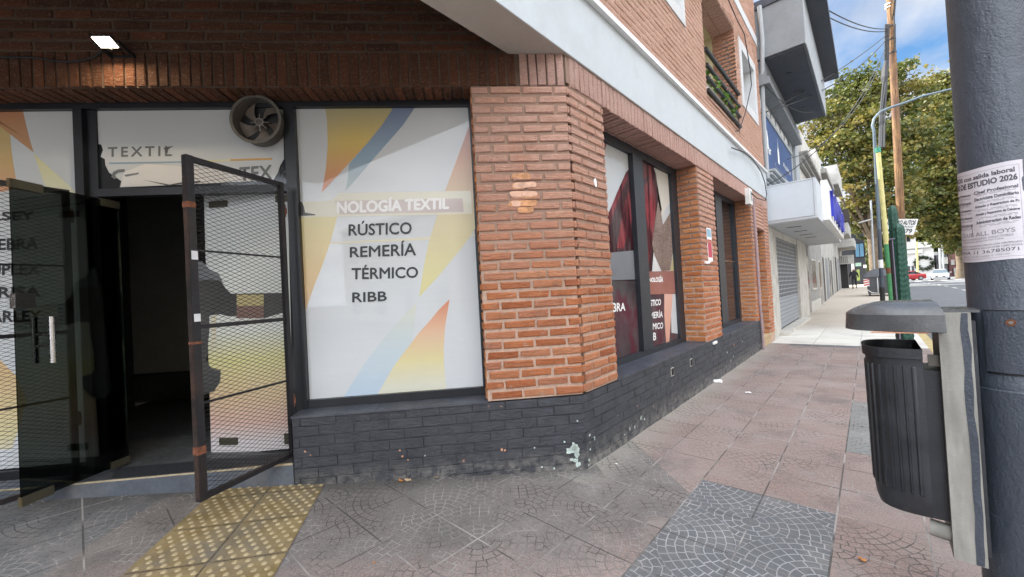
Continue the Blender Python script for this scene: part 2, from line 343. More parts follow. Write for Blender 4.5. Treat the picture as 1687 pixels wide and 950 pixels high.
def pave_mat():
    b = NB('fan_pattern_paving'); x, y, z = b.xyz()
    T = .4
    u = (x + 1.03)/T; v = (y - 3.19)/T
    iu, iv, fu, fv = u.floor(), v.floor(), u.fract(), v.fract()
    def wn(off):
        c = b.n('ShaderNodeCombineXYZ'); b.put(iu, c.inputs[0]); b.put(iv, c.inputs[1]); c.inputs[2].default_value = off
        q = b.n('ShaderNodeTexWhiteNoise'); b.t.links.new(c.outputs[0], q.inputs[0]); return V(b, q.outputs[0])
    r1, r2, r3 = wn(1.), wn(2.), wn(3.)
    cx = (iu.mod(2.) + r1.gt(.72)).mod(2.); cy = (iv.mod(2.) + r2.gt(.72)).mod(2.)
    dx, dy = (fu - cx).abs(), (fv - cy).abs()
    # small wobble so the joints look hand pressed
    wob = b.noise(16, 2, .5) - .5
    def rings(ax, ay):
        d = b.math('SQRT', ax*ax + ay*ay) + wob*.03
        rg = d*8.; k = rg.floor(); fr = rg.fract()
        l1 = (fr - .5).abs().gt(.44)
        th = b.math('ARCTAN2', ay, ax)*(1/(math.pi/2))
        n = (k*1.25 + 1.).floor()
        a = (th*n + k.mod(2.)*.5).fract()
        wd = b.math('DIVIDE', n*.0058, d + .02)
        l2 = (a - .5).abs().gt(b.math('SUBTRACT', .5, wd))
        return d, b.math('MAXIMUM', l1, l2)
    d1, la = rings(dx, dy)
    d2, lb = rings(b.math('SUBTRACT', 1., dx), b.math('SUBTRACT', 1., dy))
    far = d1.gt(1.0)
    line = b.math('ADD', la*(b.math('SUBTRACT', 1., far)), lb*far)
    edge = b.math('MAXIMUM', (fu - .5).abs(), (fv - .5).abs()).gt(.488)
    # tone of tiles
    sp = b.voro(150); spk = V(b, sp.outputs['Distance'])
    fine = b.noise(110, 5, .85)
    pink = b.mix(b.rng(fine, .36, .64), (.11, .075, .064), (.38, .285, .25))
    pink = b.mix(r3*.35, pink, (.34, .29, .27))
    grey = b.mix(b.rng(fine, .4, .6), (.09, .095, .10), (.155, .162, .17))
    gm = b.mix(b.rng(fine, .38, .62), (.085, .08, .076), (.22, .205, .195))
    # masks: dark replacement tiles
    def rect(a0, a1, b0, b1): return (x.gt(a0))*(x.lt(a1))*(y.gt(b0))*(y.lt(b1))
    m1 = rect(-1.03, -.23, -.5, 3.19); m2 = rect(-.23, .17, 4.39, 6.19); m3 = rect(-1.43, -.23, 10.79, 11.1)
    s_ = b.math('ADD', b.math('MULTIPLY', x + 1.836, FD.x), b.math('MULTIPLY', y - 2.843, FD.y))
    o_ = b.math('ADD', b.math('MULTIPLY', x + 1.836, FN.x), b.math('MULTIPLY', y - 2.843, FN.y))
    m4 = s_.gt(3.25)
    lown = b.noise(1.5, 7, .6)
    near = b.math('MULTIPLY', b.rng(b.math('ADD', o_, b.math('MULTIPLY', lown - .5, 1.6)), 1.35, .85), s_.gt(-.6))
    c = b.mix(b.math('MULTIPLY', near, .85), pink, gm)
    c = b.mix(b.math('MULTIPLY', m4, .9), c, grey)
    c = b.mix(b.math('MAXIMUM', m1, m3), c, grey)
    c = b.mix(m2, c, b.mix(.5, grey, (.27, .27, .25)))
    # dust and dirt
    dn = b.noise(2.6, 8, .68)
    c = b.mix(b.rng(dn, .50, .72, 0, .5), c, (.31, .285, .26))
    c = b.mix(b.rng(b.noise(1.1, 8, .7), .52, .72, 0, .75), c, (.085, .08, .078))
    c = b.mix(b.rng(b.noise(.45, 4, .6), .45, .62, 0, .25), c, gm)
    wallband = b.math('MULTIPLY', b.rng(b.math('ADD', x, b.math('MULTIPLY', lown, .25)), -1.35, -1.7), y.gt(2.6))
    c = b.mix(b.math('MULTIPLY', wallband, .55), c, (.34, .32, .27))
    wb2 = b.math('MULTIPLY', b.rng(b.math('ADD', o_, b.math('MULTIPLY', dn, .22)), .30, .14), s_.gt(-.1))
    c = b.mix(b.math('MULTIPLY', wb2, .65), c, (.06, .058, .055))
    # joints: pale with dust or dark with grime
    jt = b.ramp(b.noise(1.9, 5, .6), [(.44, (.06, .055, .05)), (.56, (.29, .275, .26))])
    jt = b.mix(m1, jt, (.34, .34, .34))
    strong = b.math('MAXIMUM', b.math('MAXIMUM', near, m1), b.math('MAXIMUM', m4, b.rng(b.noise(1.3, 3), .42, .58, .42, 1.)))
    c = b.mix(b.math('MULTIPLY', b.math('MULTIPLY', line, strong), b.rng(b.noise(5, 4), .3, .6, .45, 1.)), c, jt)
    c = b.mix(b.math('MULTIPLY', edge, .8), c, b.mix(b.rng(b.noise(2.2, 3), .45, .6), (.05, .048, .045), (.34, .32, .30)))
    h = b.math('ADD', b.math('MULTIPLY', b.math('MAXIMUM', line, edge), -1.), b.math('MULTIPLY', b.noise(45, 6, .75), .9))
    nb = b.bump(h, .005, .9)
    return b.done(c, b.rng(dn, .3, .7, .62, .9), nb, Specular_IOR_Level=.35)
M['pave'] = pave_mat()
def slab_mat():
    b = NB('pale_slab_paving'); x, y, z = b.xyz()
    u = (x + 1.03)/.8; v = (y - 11.1)/1.2
    e = b.math('MAXIMUM', b.math('MULTIPLY', (u.fract()-.5).abs().gt(.493), 1.), b.math('MULTIPLY', (v.fract()-.5).abs().gt(.495), 1.))
    cI = b.n('ShaderNodeCombineXYZ'); b.put(u.floor(), cI.inputs[0]); b.put(v.floor(), cI.inputs[1])
    q = b.n('ShaderNodeTexWhiteNoise'); b.t.links.new(cI.outputs[0], q.inputs[0])
    c = b.mix(V(b, q.outputs[0]), (.50, .49, .45), (.62, .60, .54))
    farm = b.rng(y, 13.5, 16)
    c = b.mix(farm, c, (.40, .35, .29))
    c = b.mix(b.rng(b.noise(1.2, 7, .65), .5, .75, 0, .6), c, (.30, .27, .23))
    c = b.mix(b.rng(b.noise(22, 6, .7), .55, .8, 0, .4), c, (.32, .30, .27))
    c = b.mix(b.math('MULTIPLY', e, b.math('SUBTRACT', .8, b.math('MULTIPLY', farm, .5))), c, (.22, .21, .19))
    return b.done(c, .85, b.bump(b.noise(30, 5, .7), .004, .7))
M['slab'] = slab_mat()
M['asphalt'] = plain('asphalt', (.115, .12, .128), .88, .2, 1.2, .006, 90, dirt=(.10, .10, .105))
M['kerb'] = plain('kerb_concrete', (.42, .39, .33), .9, .2, 5, .004)
M['yellow_kerb'] = plain('worn_yellow_kerb', (.45, .36, .17), .9, .3, 5, .004)
M['roadpaint'] = plain('road_paint', (.42, .42, .41), .8, .2, 6, 0)
def tact_mat():
    b = NB('yellow_tactile'); n = b.noise(7, 7, .65)
    c = b.mix(b.rng(n, .35, .65), (.17, .12, .045), (.27, .205, .10))
    c = b.mix(b.rng(b.noise(2.4, 7, .65), .45, .66, 0, .85), c, (.14, .125, .105))
    s = b.n('ShaderNodeNewGeometry'); q = b.n('ShaderNodeSeparateXYZ'); b.t.links.new(s.outputs['Position'], q.inputs[0])
    a = b.attr('rnd')
    c = b.mix(b.math('MULTIPLY', a, b.rng(n, .3, .7, .5, .95)), c, (.38, .31, .18))
    return b.done(c, .75, b.bump(b.noise(60, 5, .7), .004, .7))
M['tactile'] = tact_mat()
def pole_mat():
    b = NB('blue_grey_pole_paint')
    n = b.noise(3, 7, .6)
    c = b.mix(b.rng(n, .3, .7), (.042, .052, .068), (.060, .073, .095))
    c = b.mix(b.rng(b.noise(36, 6, .7), .66, .74, 0, .5), c, (.16, .18, .2))
    h = b.math('ADD', b.noise(34, 5, .6, stretch=(1, 1, .4)), b.math('MULTIPLY', b.noise(130, 4, .6), .5))
    return b.done(c, .36, b.bump(h, .0065, .9))
M['pole'] = pole_mat()
def plate_mat():
    b = NB('scraped_grey_plate'); x, y, z = b.xyz()
    n = b.noise(6, 6, .6, stretch=(3, 3, .5))
    c = b.mix(b.rng(n, .35, .65), (.22, .215, .19), (.34, .33, .30))
    return b.done(c, .7, b.bump(b.noise(24, 6, .7), .004, .7))
M['plate'] = plate_mat()

# ------------------------------------------------------------------ mesh builder
class MB:
    def __init__(s): s.v = []; s.f = []; s.mi = []; s.r = []
    def add(s, vs, fs, mi=0, r=0.):
        o = len(s.v); s.v += [tuple(q) for q in vs]
        for f in fs: s.f.append([o+i for i in f]); s.mi.append(mi); s.r.append(r)
    def quad(s, a, b, c, d, mi=0, r=0.): s.add([a, b, c, d], [(0, 1, 2, 3)], mi, r)
    def hexa(s, p, mi=0, r=0.):
        s.add(p, [(0, 3, 2, 1), (4, 5, 6, 7), (0, 1, 5, 4), (1, 2, 6, 5), (2, 3, 7, 6), (3, 0, 4, 7)], mi, r)
    def fbox(s, fr, a0, a1, b0, b1, c0, c1, mi=0, r=0.):
        s.hexa([fr(a0, b0, c0), fr(a1, b0, c0), fr(a1, b1, c0), fr(a0, b1, c0), fr(a0, b0, c1), fr(a1, b0, c1), fr(a1, b1, c1), fr(a0, b1, c1)], mi, r)
    def box(s, x0, x1, y0, y1, z0, z1, mi=0, r=0.): s.fbox(lambda a, b, c: Vector((a, b, c)), x0, x1, y0, y1, z0, z1, mi, r)
    def prism(s, pts, off, mi=0):
        n = len(pts); q = [Vector(p)+Vector(off) for p in pts]
        s.add(list(pts)+q, [tuple(range(n))[::-1], tuple(range(n, 2*n))]+[(i, (i+1) % n, (i+1) % n+n, i+n) for i in range(n)], mi)
    def beam(s, a, b, w, h=None, up=(0, 0, 1), mi=0):
        a, b = Vector(a), Vector(b); d = (b-a).normalized(); h = h or w
        x = d.cross(Vector(up))
        if x.length < 1e-4: x = d.cross(Vector((1, 0, 0)))
        x.normalize(); y = x.cross(d).normalized(); x = x*w/2; y = y*h/2
        s.hexa([a-x-y, a+x-y, a+x+y, a-x+y, b-x-y, b+x-y, b+x+y, b-x+y], mi)
    def tube(s, pts, r, n=10, mi=0, cap=True):
        pts = [Vector(p) for p in pts]; rs = r if isinstance(r, (list, tuple)) else [r]*len(pts)
        rings = []; prev = None
        for i, p in enumerate(pts):
            d = ((pts[min(i+1, len(pts)-1)]-pts[max(i-1, 0)])).normalized()
            x = prev if prev else (d.cross(Vector((0, 0, 1))) if abs(d.z) < .95 else Vector((1, 0, 0)))
            x = (x-d*x.dot(d)).normalized(); prev = x; y = d.cross(x)
            rings.append([p+(x*math.cos(2*math.pi*k/n)+y*math.sin(2*math.pi*k/n))*rs[i] for k in range(n)])
        vs = [q for rg in rings for q in rg]; fs = []
        for i in range(len(rings)-1):
            for k in range(n):
                k2 = (k+1) % n; fs.append((i*n+k, i*n+k2, (i+1)*n+k2, (i+1)*n+k))
        if cap: fs.append(tuple(range(n))[::-1]); fs.append(tuple((len(rings)-1)*n+k for k in range(n)))
        s.add(vs, fs, mi)
    def disc(s, c, nrm, r, t, n=20, mi=0):
        c = Vector(c); nrm = Vector(nrm).normalized(); s.tube([c, c+nrm*t], r, n, mi)
    def build(s, name, mats, parent=None, smooth=False, label=None, kind=None, recalc=True, fix=True):
        me = bpy.data.meshes.new(name); me.from_pydata(s.v, [], s.f)
        for m in (mats if isinstance(mats, (list, tuple)) else [mats]): me.materials.append(m)
        me.polygons.foreach_set('material_index', s.mi)
        if any(s.r):
            a = me.attributes.new('rnd', 'FLOAT', 'FACE'); a.data.foreach_set('value', s.r)
        if recalc:
            bm = bmesh.new(); bm.from_mesh(me); bmesh.ops.recalc_face_normals(bm, faces=bm.faces); bm.to_mesh(me); bm.free()
        if smooth:
            me.polygons.foreach_set('use_smooth', [True]*len(me.polygons))
            try: me.set_sharp_from_angle(angle=R(35))
            except Exception: pass
        me.update()
        return link(name, me, parent, label, kind)
def link(name, me, parent=None, label=None, kind=None):
    o = bpy.data.objects.new(name, me); col.objects.link(o)
    if parent:
        o.parent = parent; m = Matrix.Identity(4); q = parent
        while q: m = Matrix.Translation(q.location) @ Matrix.Rotation(q.rotation_euler.z, 4, 'Z') @ m if q.type == 'EMPTY' else m; q = q.parent
        root = parent
        while root.parent: root = root.parent
        if parent.type == 'EMPTY': o.matrix_parent_inverse = (Matrix.Translation(parent.location) @ Matrix.Rotation(parent.rotation_euler.z, 4, 'Z')).inverted()
    if label: o['label'] = label
    if kind: o['kind'] = kind
    return o
def thing(name, label, cat, loc=(0, 0, 0), group=None):
    o = bpy.data.objects.new(name, None); col.objects.link(o); o.location = loc; o.empty_display_size = .2
    o['label'] = label; o['category'] = cat
    if group: o['group'] = group
    return o
def tag(o, label, cat, group=None):
    o['label'] = label; o['category'] = cat
    if group: o['group'] = group
    return o
def ftext(body, fn, W, H, mat, name, parent, off=0.0, spacing=1.0, shear=0, label=None, bold=0.):
    """lettering: text as mesh, fitted to W x H, mapped through fn(x, y) -> world point"""
    cv = bpy.data.curves.new(name, 'FONT'); cv.body = body; cv.size = 1; cv.resolution_u = 3; cv.offset = off; cv.space_character = spacing; cv.shear = shear
    t = bpy.data.objects.new(name, cv); col.objects.link(t)
    dg = bpy.context.evaluated_depsgraph_get(); me = bpy.data.meshes.new_from_object(t.evaluated_get(dg))
    bpy.data.objects.remove(t); bpy.data.curves.remove(cv)
    me.name = name
    xs = [v.co.x for v in me.vertices]; ys = [v.co.y for v in me.vertices]
    x0, x1, y0, y1 = min(xs), max(xs), min(ys), max(ys)
    for v in me.vertices: v.co = fn((v.co.x-x0)/(x1-x0)*W, (v.co.y-y0)/(y1-y0)*H)
    if bold:
        o_ = fn(.5*W, .5*H); ex = (fn(.5*W+.01*W, .5*H)-o_); ez = (fn(.5*W, .5*H+.01*H)-o_); nm = ex.cross(ez).normalized(); b_ = ex.normalized()*bold; c_ = ez.normalized()*bold
        bm = bmesh.new(); bm.from_mesh(me); base = bm.verts[:]+bm.edges[:]+bm.faces[:]
        for i_, d_ in enumerate((b_, -b_, c_, -c_)):
            g_ = bmesh.ops.duplicate(bm, geom=base); bmesh.ops.translate(bm, verts=[q for q in g_['geom'] if isinstance(q, bmesh.types.BMVert)], vec=d_+nm*.00006*(i_+1))
        bm.to_mesh(me); bm.free()
    me.materials.clear(); me.materials.append(mat); me.update()
    return link(name, me, parent, label)
def quad_fn(pl):   # bilinear over four world points BL, BR, TR, TL
    BL, BR, TR, TL = pl
    def fn(x, y): return (BL*(1-x)+BR*x)*(1-y)+(TL*(1-x)+TR*x)*y
    return fn

# ------------------------------------------------------------------ bricks
def bricks(mb, fr, u0, u1, v0, v1, L=.27, P=.0817, J=.023, holes=(), stagger=True, proud=.012, mi=0, jit=.0048, phase=0., offs=0., ch=.0055, joint_v=None):
    """fr(u, o, v); bricks proud of o=offs. holes: list of (ua, ub, va, vb)"""
    Jv = joint_v if joint_v is not None else (J+.004 if J > .022 else J)
    k = 0; v = v0
    while v < v1-.01:
        va, vb = v+Jv/2, min(v+P-Jv/2, v1-Jv*.3)
        if vb-va > .012:
            u = u0-(L/2 if (stagger and k % 2) else 0)-phase
            if stagger: u -= random.choice((0, 0, .015, -.012))
            while u < u1:
                w = L
                ua, ub = max(u+J/2, u0), min(u+w-J/2, u1)
                segs = [(ua, ub, va, vb)]
                for (ha, hb, hc, hd) in holes:
                    ns = []
                    for (a, b, c, d) in segs:
                        if b <= ha or a >= hb or d <= hc or c >= hd: ns.append((a, b, c, d)); continue
                        if a < ha: ns.append((a, ha, c, d))
                        if b > hb: ns.append((hb, b, c, d))
                        a2, b2 = max(a, ha), min(b, hb)
                        if c < hc: ns.append((a2, b2, c, hc))
                        if d > hd: ns.append((a2, b2, hd, d))
                    segs = ns
                for (a, b, c, d) in segs:
                    if b-a < .015 or d-c < .012: continue
                    j = lambda q=jit: random.uniform(-q, q)
                    o = offs+proud+random.uniform(-.0035, .0035); cc = ch
                    B = [(a+j(), offs-.004, c+j()), (b+j(), offs-.004, c+j()), (b+j(), offs-.004, d+j()), (a+j(), offs-.004, d+j())]
                    Mi = [(p[0], o-cc, p[2]) for p in B]
                    Fr = [(a+cc+j(), o+j(.0015), c+cc+j(.0015)), (b-cc+j(), o+j(.0015), c+cc+j(.0015)), (b-cc+j(), o+j(.0015), d-cc+j(.0015)), (a+cc+j(), o+j(.0015), d-cc+j(.0015))]
                    vs = [fr(*p) for p in B+Mi+Fr]
                    fs = [(8, 9, 10, 11)]
                    for q in range(4):
                        q2 = (q+1) % 4; fs += [(q, q2, q2+4, q+4), (q+4, q2+4, q2+8, q+8)]
                    mb.add(vs, fs, mi, random.uniform(.001, 1))
                u += w
        v += P; k += 1
def holed_sheet(mb, fr, u0, u1, v0, v1, holes, o=0., mi=1):
    us = sorted({u0, u1, *[h for q in holes for h in q[:2] if u0 < h < u1]}); vs = sorted({v0, v1, *[h for q in holes for h in q[2:] if v0 < h < v1]})
    for i in range(len(us)-1):
        for j in range(len(vs)-1):
            cu_, cv_ = (us[i]+us[i+1])/2, (vs[j]+vs[j+1])/2
            if any(a < cu_ < b and c < cv_ < d for a, b, c, d in holes): continue
            mb.quad(fr(us[i], o, vs[j]), fr(us[i+1], o, vs[j]), fr(us[i+1], o, vs[j+1]), fr(us[i], o, vs[j+1]), mi)

# ------------------------------------------------------------------ ground
def ground_sheet(name, x0, x1, y0, y1, nx, ny, dz, mat, zf=gz, ys=None):
    mb = MB(); Y = ys or [y0+(y1-y0)*j/ny for j in range(ny+1)]
    vs = []; fs = []
    for j, yy in enumerate(Y):
        for i in range(nx+1):
            xx = x0+(x1-x0)*i/nx; vs.append((xx, yy, zf(xx, yy)+dz))
    for j in range(len(Y)-1):
        for i in range(nx): a = j*(nx+1)+i; fs.append((a, a+1, a+nx+2, a+nx+1))
    mb.add(vs, fs); o = mb.build(name, mat, kind='structure', recalc=False, smooth=True); return o
KX = .93
ground_sheet('sidewalk', -9, KX-.15, -3.2, 11.1, 40, 60, 0, M['pave'])
ground_sheet('sidewalk_pale_slabs', -4, KX-.15, 11.1, 62, 6, 60, 0.002, M['slab'])
mb = MB()
Ys = [-3.2+i*1.2 for i in range(55)]
for a, b in zip(Ys[:-1], Ys[1:]):
    za, zb = gz(KX, a), gz(KX, b)
    mb.hexa([(KX-.15, a, za-.3), (KX, a, za-.3), (KX, b, zb-.3), (KX-.15, b, zb-.3), (KX-.15, a, za+.004), (KX, a, za-.003), (KX, b-.006, zb-.003), (KX-.15, b-.006, zb+.004)], 1 if 9 < a < 17 else 0)
mb.build('kerb', [M['kerb'], M['yellow_kerb']], kind='structure')
def rz(x, y): return .40*sstep(16, 48, y) if y < 200 else .40
YS = [-300, -60, -10, 0, 5, 10]+[12+i*2 for i in range(22)]+[60, 80, 110, 160, 300, 900]
ground_sheet('road', -600, 600, 0, 0, 24, 0, -.13, M['asphalt'], rz, YS)
# road paint
mb = MB()
def strip(x0, x1, y0, y1):
    n = max(1, int((y1-y0)/3))
    for i in range(n):
        a = y0+(y1-y0)*i/n; b = y0+(y1-y0)*(i+1)/n
        mb.quad((x0, a, rz(0, a)-.124), (x1, a, rz(0, a)-.124), (x1, b, rz(0, b)-.124), (x0, b, rz(0, b)-.124))
for k in range(14): strip(4.35, 4.5, 20+k*4.2, 22.2+k*4.2)
for k in range(9): strip(2.2+k*1.15, 2.75+k*1.15, 74, 77)
mb.build('road_marking', M['roadpaint'], kind='structure')
# far side pavement
ground_sheet('far_sidewalk', 13.2, 40, 60, 180, 4, 12, 0.0, M['slab'], lambda x, y: .40)
ground_sheet('far_left_sidewalk', -14, .9, 70, 110, 4, 6, 0.0, M['slab'], lambda x, y: .40)

# tactile strip in front of the door
def tact():
    mb = MB()
    A = Vector((-3.259, 1.281, 0)); Bv = Vector((-2.50, .735, 0))
    import itertools
    dr = (Bv-A).normalized(); ax = Vector((dr.y, -dr.x, 0));  ax = -ax if ax.dot(FD) < 0 else ax
    O = A + Vector((0, 0, 0))
    P = .40
    def g(a, b, h):                                     # a leftwards, b outwards
        p = O+ax*a+dr*b; return Vector((p.x, p.y, gz(p.x, p.y)+.007+h))
    for i in range(2):
        for j in range(-1, 5):
            a0, b0 = i*.405, j*P+.06
            mb.add([g(a0+.004, b0+.004, 0), g(a0+P, b0+.004, 0), g(a0+P, b0+P-.004, 0), g(a0+.004, b0+P-.004, 0)], [(0, 1, 2, 3)], 0, .0001)
            for q in range(8):
                for k in range(6):
                    ca = a0+.034+k*.066+(.0 if q % 2 else .033)-.008; cb = b0+.03+q*.0485
                    if ca > a0+P-.015: continue
                    r0, r1, hh = .0165, .010, .0065
                    n = 10; vs = [g(ca+r0*math.cos(t*2*math.pi/n), cb+r0*math.sin(t*2*math.pi/n), .0004) for t in range(n)]
                    vs += [g(ca+r1*math.cos(t*2*math.pi/n), cb+r1*math.sin(t*2*math.pi/n), hh) for t in range(n)]
                    mb.add(vs, [(t, (t+1) % n, (t+1) % n+n, t+n) for t in range(n)]+[tuple(range(n, 2*n))], 0, 1.)
    o = mb.build('tactile_paving', M['tactile'], kind='structure'); return o
tact()

# ------------------------------------------------------------------ the corner building
BLD = thing('corner_building', 'brick corner building with chamfered shop entrance and white band above', 'building', (-1.836, 2.843, 0))
YE, YB = 11.71, -1.74
ZL, ZLc, ZF, ZT, ZU = 3.285, 3.245, 3.52, 4.19, 10.2
Fu = lambda u, o, v: F(u, o, v)
Su = lambda u, o, v: S(u, o, v)
SE = 6.2
# masonry bodies (mortar coloured), front faces later covered with bricks
mb = MB()
A0, A1, B0, B1, D0, D1 = 3.45, 6.25, 7.06, 9.80, 10.32, 11.18
PZ = .63
W0 = .80
DPT = .45
PIERS = []
for fr_, a_, b_, d_, z0_, z1_ in ((Fu, 0, W0, DPT, PZ, ZLc), (Fu, 5.5, SE, DPT, 0, ZLc), (Su, 2.9, A0, DPT, PZ, ZL-.001), (Su, A1, B0, DPT, PZ, ZL-.001), (Su, B1, D0, DPT, PZ, ZL-.001), (Su, D1, YE, .9, 0, ZL-.001), (Su, D0, D1, .8, 2.70, ZL-.001)):
    mb = MB(); mb.fbox(fr_, a_, b_, -d_, 0, z0_, z1_); PIERS.append(mb.build('pier', M['mortar'], BLD))
mb = MB()
mb.fbox(Su, 2.86, YE, -DPT, 0, ZL, ZT)
mb.build('street_lintel', M['mortar'], BLD)
mb = MB(); mb.fbox(Fu, 0.0, SE, -DPT, 0, ZLc+.001, 4.74); mb.build('entrance_lintel', M['mortar_shade'], BLD)
# bricks
def bpart(name, mat, parent, *a, **k): mb = MB(); bricks(mb, *a, **k); return mb.build(name, mat, parent)
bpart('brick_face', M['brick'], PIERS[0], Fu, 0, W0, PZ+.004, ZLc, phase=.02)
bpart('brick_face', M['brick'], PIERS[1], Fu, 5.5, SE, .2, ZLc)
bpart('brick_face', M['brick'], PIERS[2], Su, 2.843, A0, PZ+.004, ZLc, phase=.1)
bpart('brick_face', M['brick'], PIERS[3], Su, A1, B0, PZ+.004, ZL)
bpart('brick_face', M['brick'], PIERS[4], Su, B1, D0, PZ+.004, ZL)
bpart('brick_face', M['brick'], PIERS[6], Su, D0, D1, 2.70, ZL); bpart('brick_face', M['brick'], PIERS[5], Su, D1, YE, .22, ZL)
# reveals facing the viewer
for y_, z0, z1, d, pi_ in ((A1, PZ, ZL, .42, 3), (B1, PZ, ZL, .42, 4), (D1, .22, 2.70, .75, 5)):
    bpart('reveal', M['brick_pier'], PIERS[pi_], lambda u, o, v, y_=y_: Vector((WX-u, y_-o, v)), 0.002, d, z0+.004, z1, L=.26)
for y_, pi_ in ((A0, 2), (B0, 3)):
    bpart('reveal', M['brick_pier'], PIERS[pi_], lambda u, o, v, y_=y_: Vector((WX-u, y_+o, v)), 0.002, .42, PZ+.004, ZL, L=.26)
bpart('reveal', M['brick_pier'], PIERS[0], lambda u, o, v: F(W0+o, -u, v), .002, .2, PZ+.004, ZLc, L=.26)
# soldier courses and soffits
bpart('soldier_course', M['brick_sol'], BLD, Su, 2.90, YE, ZL+.002 if False else 3.262, ZF, L=.0795, P=.258, J=.012, stagger=False, joint_v=.006)
bpart('soffit', M['brick_sol'], BLD, lambda u, o, v: Vector((WX-v, u, ZL-o)), A0, A1, 0.0, .42, L=.0795, P=.27, J=.014, stagger=False)
bpart('soffit', M['brick_sol'], BLD, lambda u, o, v: Vector((WX-v, u, ZL-o)), B0, B1, 0.0, .42, L=.0795, P=.27, J=.014, stagger=False)
bpart('soffit', M['brick_sol'], BLD, lambda u, o, v: Vector((WX-v, u, 2.70-o)), D0, D1, 0.0, .5, L=.0795, P=.27, J=.014, stagger=False)
bpart('soldier_course', M['brick_sol'], BLD, Fu, 0.0, .42, ZLc+.002, ZF, L=.0795, P=.275, J=.016, stagger=False, joint_v=.006)
bpart('soldier_course', M['brick_shade'], BLD, Fu, 0.42, SE, ZLc+.002, ZF, L=.0795, P=.275, J=.016, stagger=False, joint_v=.006)  # same course continued; its shade is carried by the darker brick colour
bpart('soffit', M['brick_shade'], BLD, lambda u, o, v: F(u, -v, ZLc-o), W0, 5.5, 0.0, .25, L=.0795, P=.25, J=.014, stagger=False)
bpart('entrance_wall_bricks', M['brick_shade'], BLD, Fu, 0.02, SE, ZF+.006, 4.73)
# plinth
mb = MB()
mb.fbox(Fu, .0, 2.34, -DPT, -.004, -.1, PZ-.012)
PL1 = mb.build('plinth', M['plinth'], BLD); mb = MB()
mb.fbox(Su, 2.83, D0, -DPT, -.004, -.1, PZ-.012)
PL2 = mb.build('plinth', M['plinth'], BLD)
bpart('brick_face', M['plinth'], PL1, Fu, 0, 2.34, -.022, PZ-.012, J=.005, proud=.004, jit=.0025, ch=.003)
bpart('brick_face', M['plinth'], PL2, Su, 2.843, D0, -.022, PZ-.012, J=.005, proud=.004, jit=.0025, ch=.003, holes=[(4.79, 4.87, .41, .50), (5.47, 5.55, .41, .50)])
bpart('end_face', M['plinth'], PL1, lambda u, o, v: F(2.34+o, -u, v), .0, .25, .0, PZ-.012, J=.007, proud=.004)
bpart('end_face', M['plinth'], PL2, lambda u, o, v: Vector((WX-u, D0+o, v)), .0, .4, .0, PZ-.012, J=.007, proud=.004)
# ledge tiles on the plinth
mb = MB()
s = W0
while s < 2.335:
    e = min(s+.30, 2.35); mb.fbox(Fu, s+.001, e-.001, -.30, .012, PZ-.012, PZ+.006+random.uniform(-.001, .001)); s = e
mb.build('window_ledge', M['ledge'], BLD)
for a, b in ((A0, A1), (B0, B1)):
    y_ = a; mb = MB()
    while y_ < b-.01:
        e = min(y_+.45, b); mb.fbox(Su, y_+.001, e-.001, -.42, .012, PZ-.012, PZ+.006+random.uniform(-.001, .001)); y_ = e
    mb.build('window_ledge', M['ledge'], BLD)
# bottoms of piers get a painted cover
# chips of old paint on the plinth corner
mb = MB()
def blob(fr, u, v, r, o, mi=0, n=9, sq=1.):
    ph = random.uniform(0, 6)
    pts = [fr(u+r*math.cos(2*math.pi*k/n+ph)*random.uniform(.6, 1.15), o, v+sq*r*math.sin(2*math.pi*k/n+ph)*random.uniform(.6, 1.15)) for k in range(n)]
    nrm = (pts[1]-pts[0]).cross(pts[2]-pts[0]).normalized()
    mb.prism(pts, (fr(u, o+.0012, v)-fr(u, o, v)), mi)
def chips(items, fr, fnp):
    for (px_, py_, r, mi) in items:
        u, v = fnp(px_, py_, 0)
        for _ in range(2 if r > .012 else 1):
            blob(fr, u+random.uniform(-r, r)*.5, v+random.uniform(-r, r)*.4, r, .0105, mi)
chips([(947, 738, .038, 0), (940, 742, .03, 0), (950, 748, .026, 0), (948, 757, .02, 0), (952, 764, .02, 0), (941, 757, .014, 0), (945, 730, .012, 0), (930, 727, .010, 0),
       (660, 741, .008, 1), (663, 750, .010, 1), (672, 756, .007, 1), (826, 740, .012, 1), (832, 741, .010, 1), (503, 743, .009, 1), (512, 749, .006, 1), (893, 768, .010, 0), (880, 737, .007, 0), (951, 693, .008, 0), (825, 669, .006, 1), (700, 750, .006, 0), (913, 770, .009, 0)], Fu, fp)
chips([(970, 716, .012, 0), (977, 722, .014, 0), (971, 740, .009, 0), (969, 757, .013, 0), (968, 765, .008, 0), (1036, 706, .014, 0), (1044, 703, .014, 0), (1027, 716, .008, 0), (1055, 687, .02, 0), (1060, 690, .012, 0), (1048, 668, .008, 1),
       (1208, 568, .028, 1), (1197, 580, .016, 0), (1207, 587, .02, 0), (1203, 594, .02, 0), (1248, 568, .012, 0), (1222, 562, .014, 0)], Su, sp_)
mb.build('flaked_paint', [M['pale_chip'], M['pink_chip']], BLD)
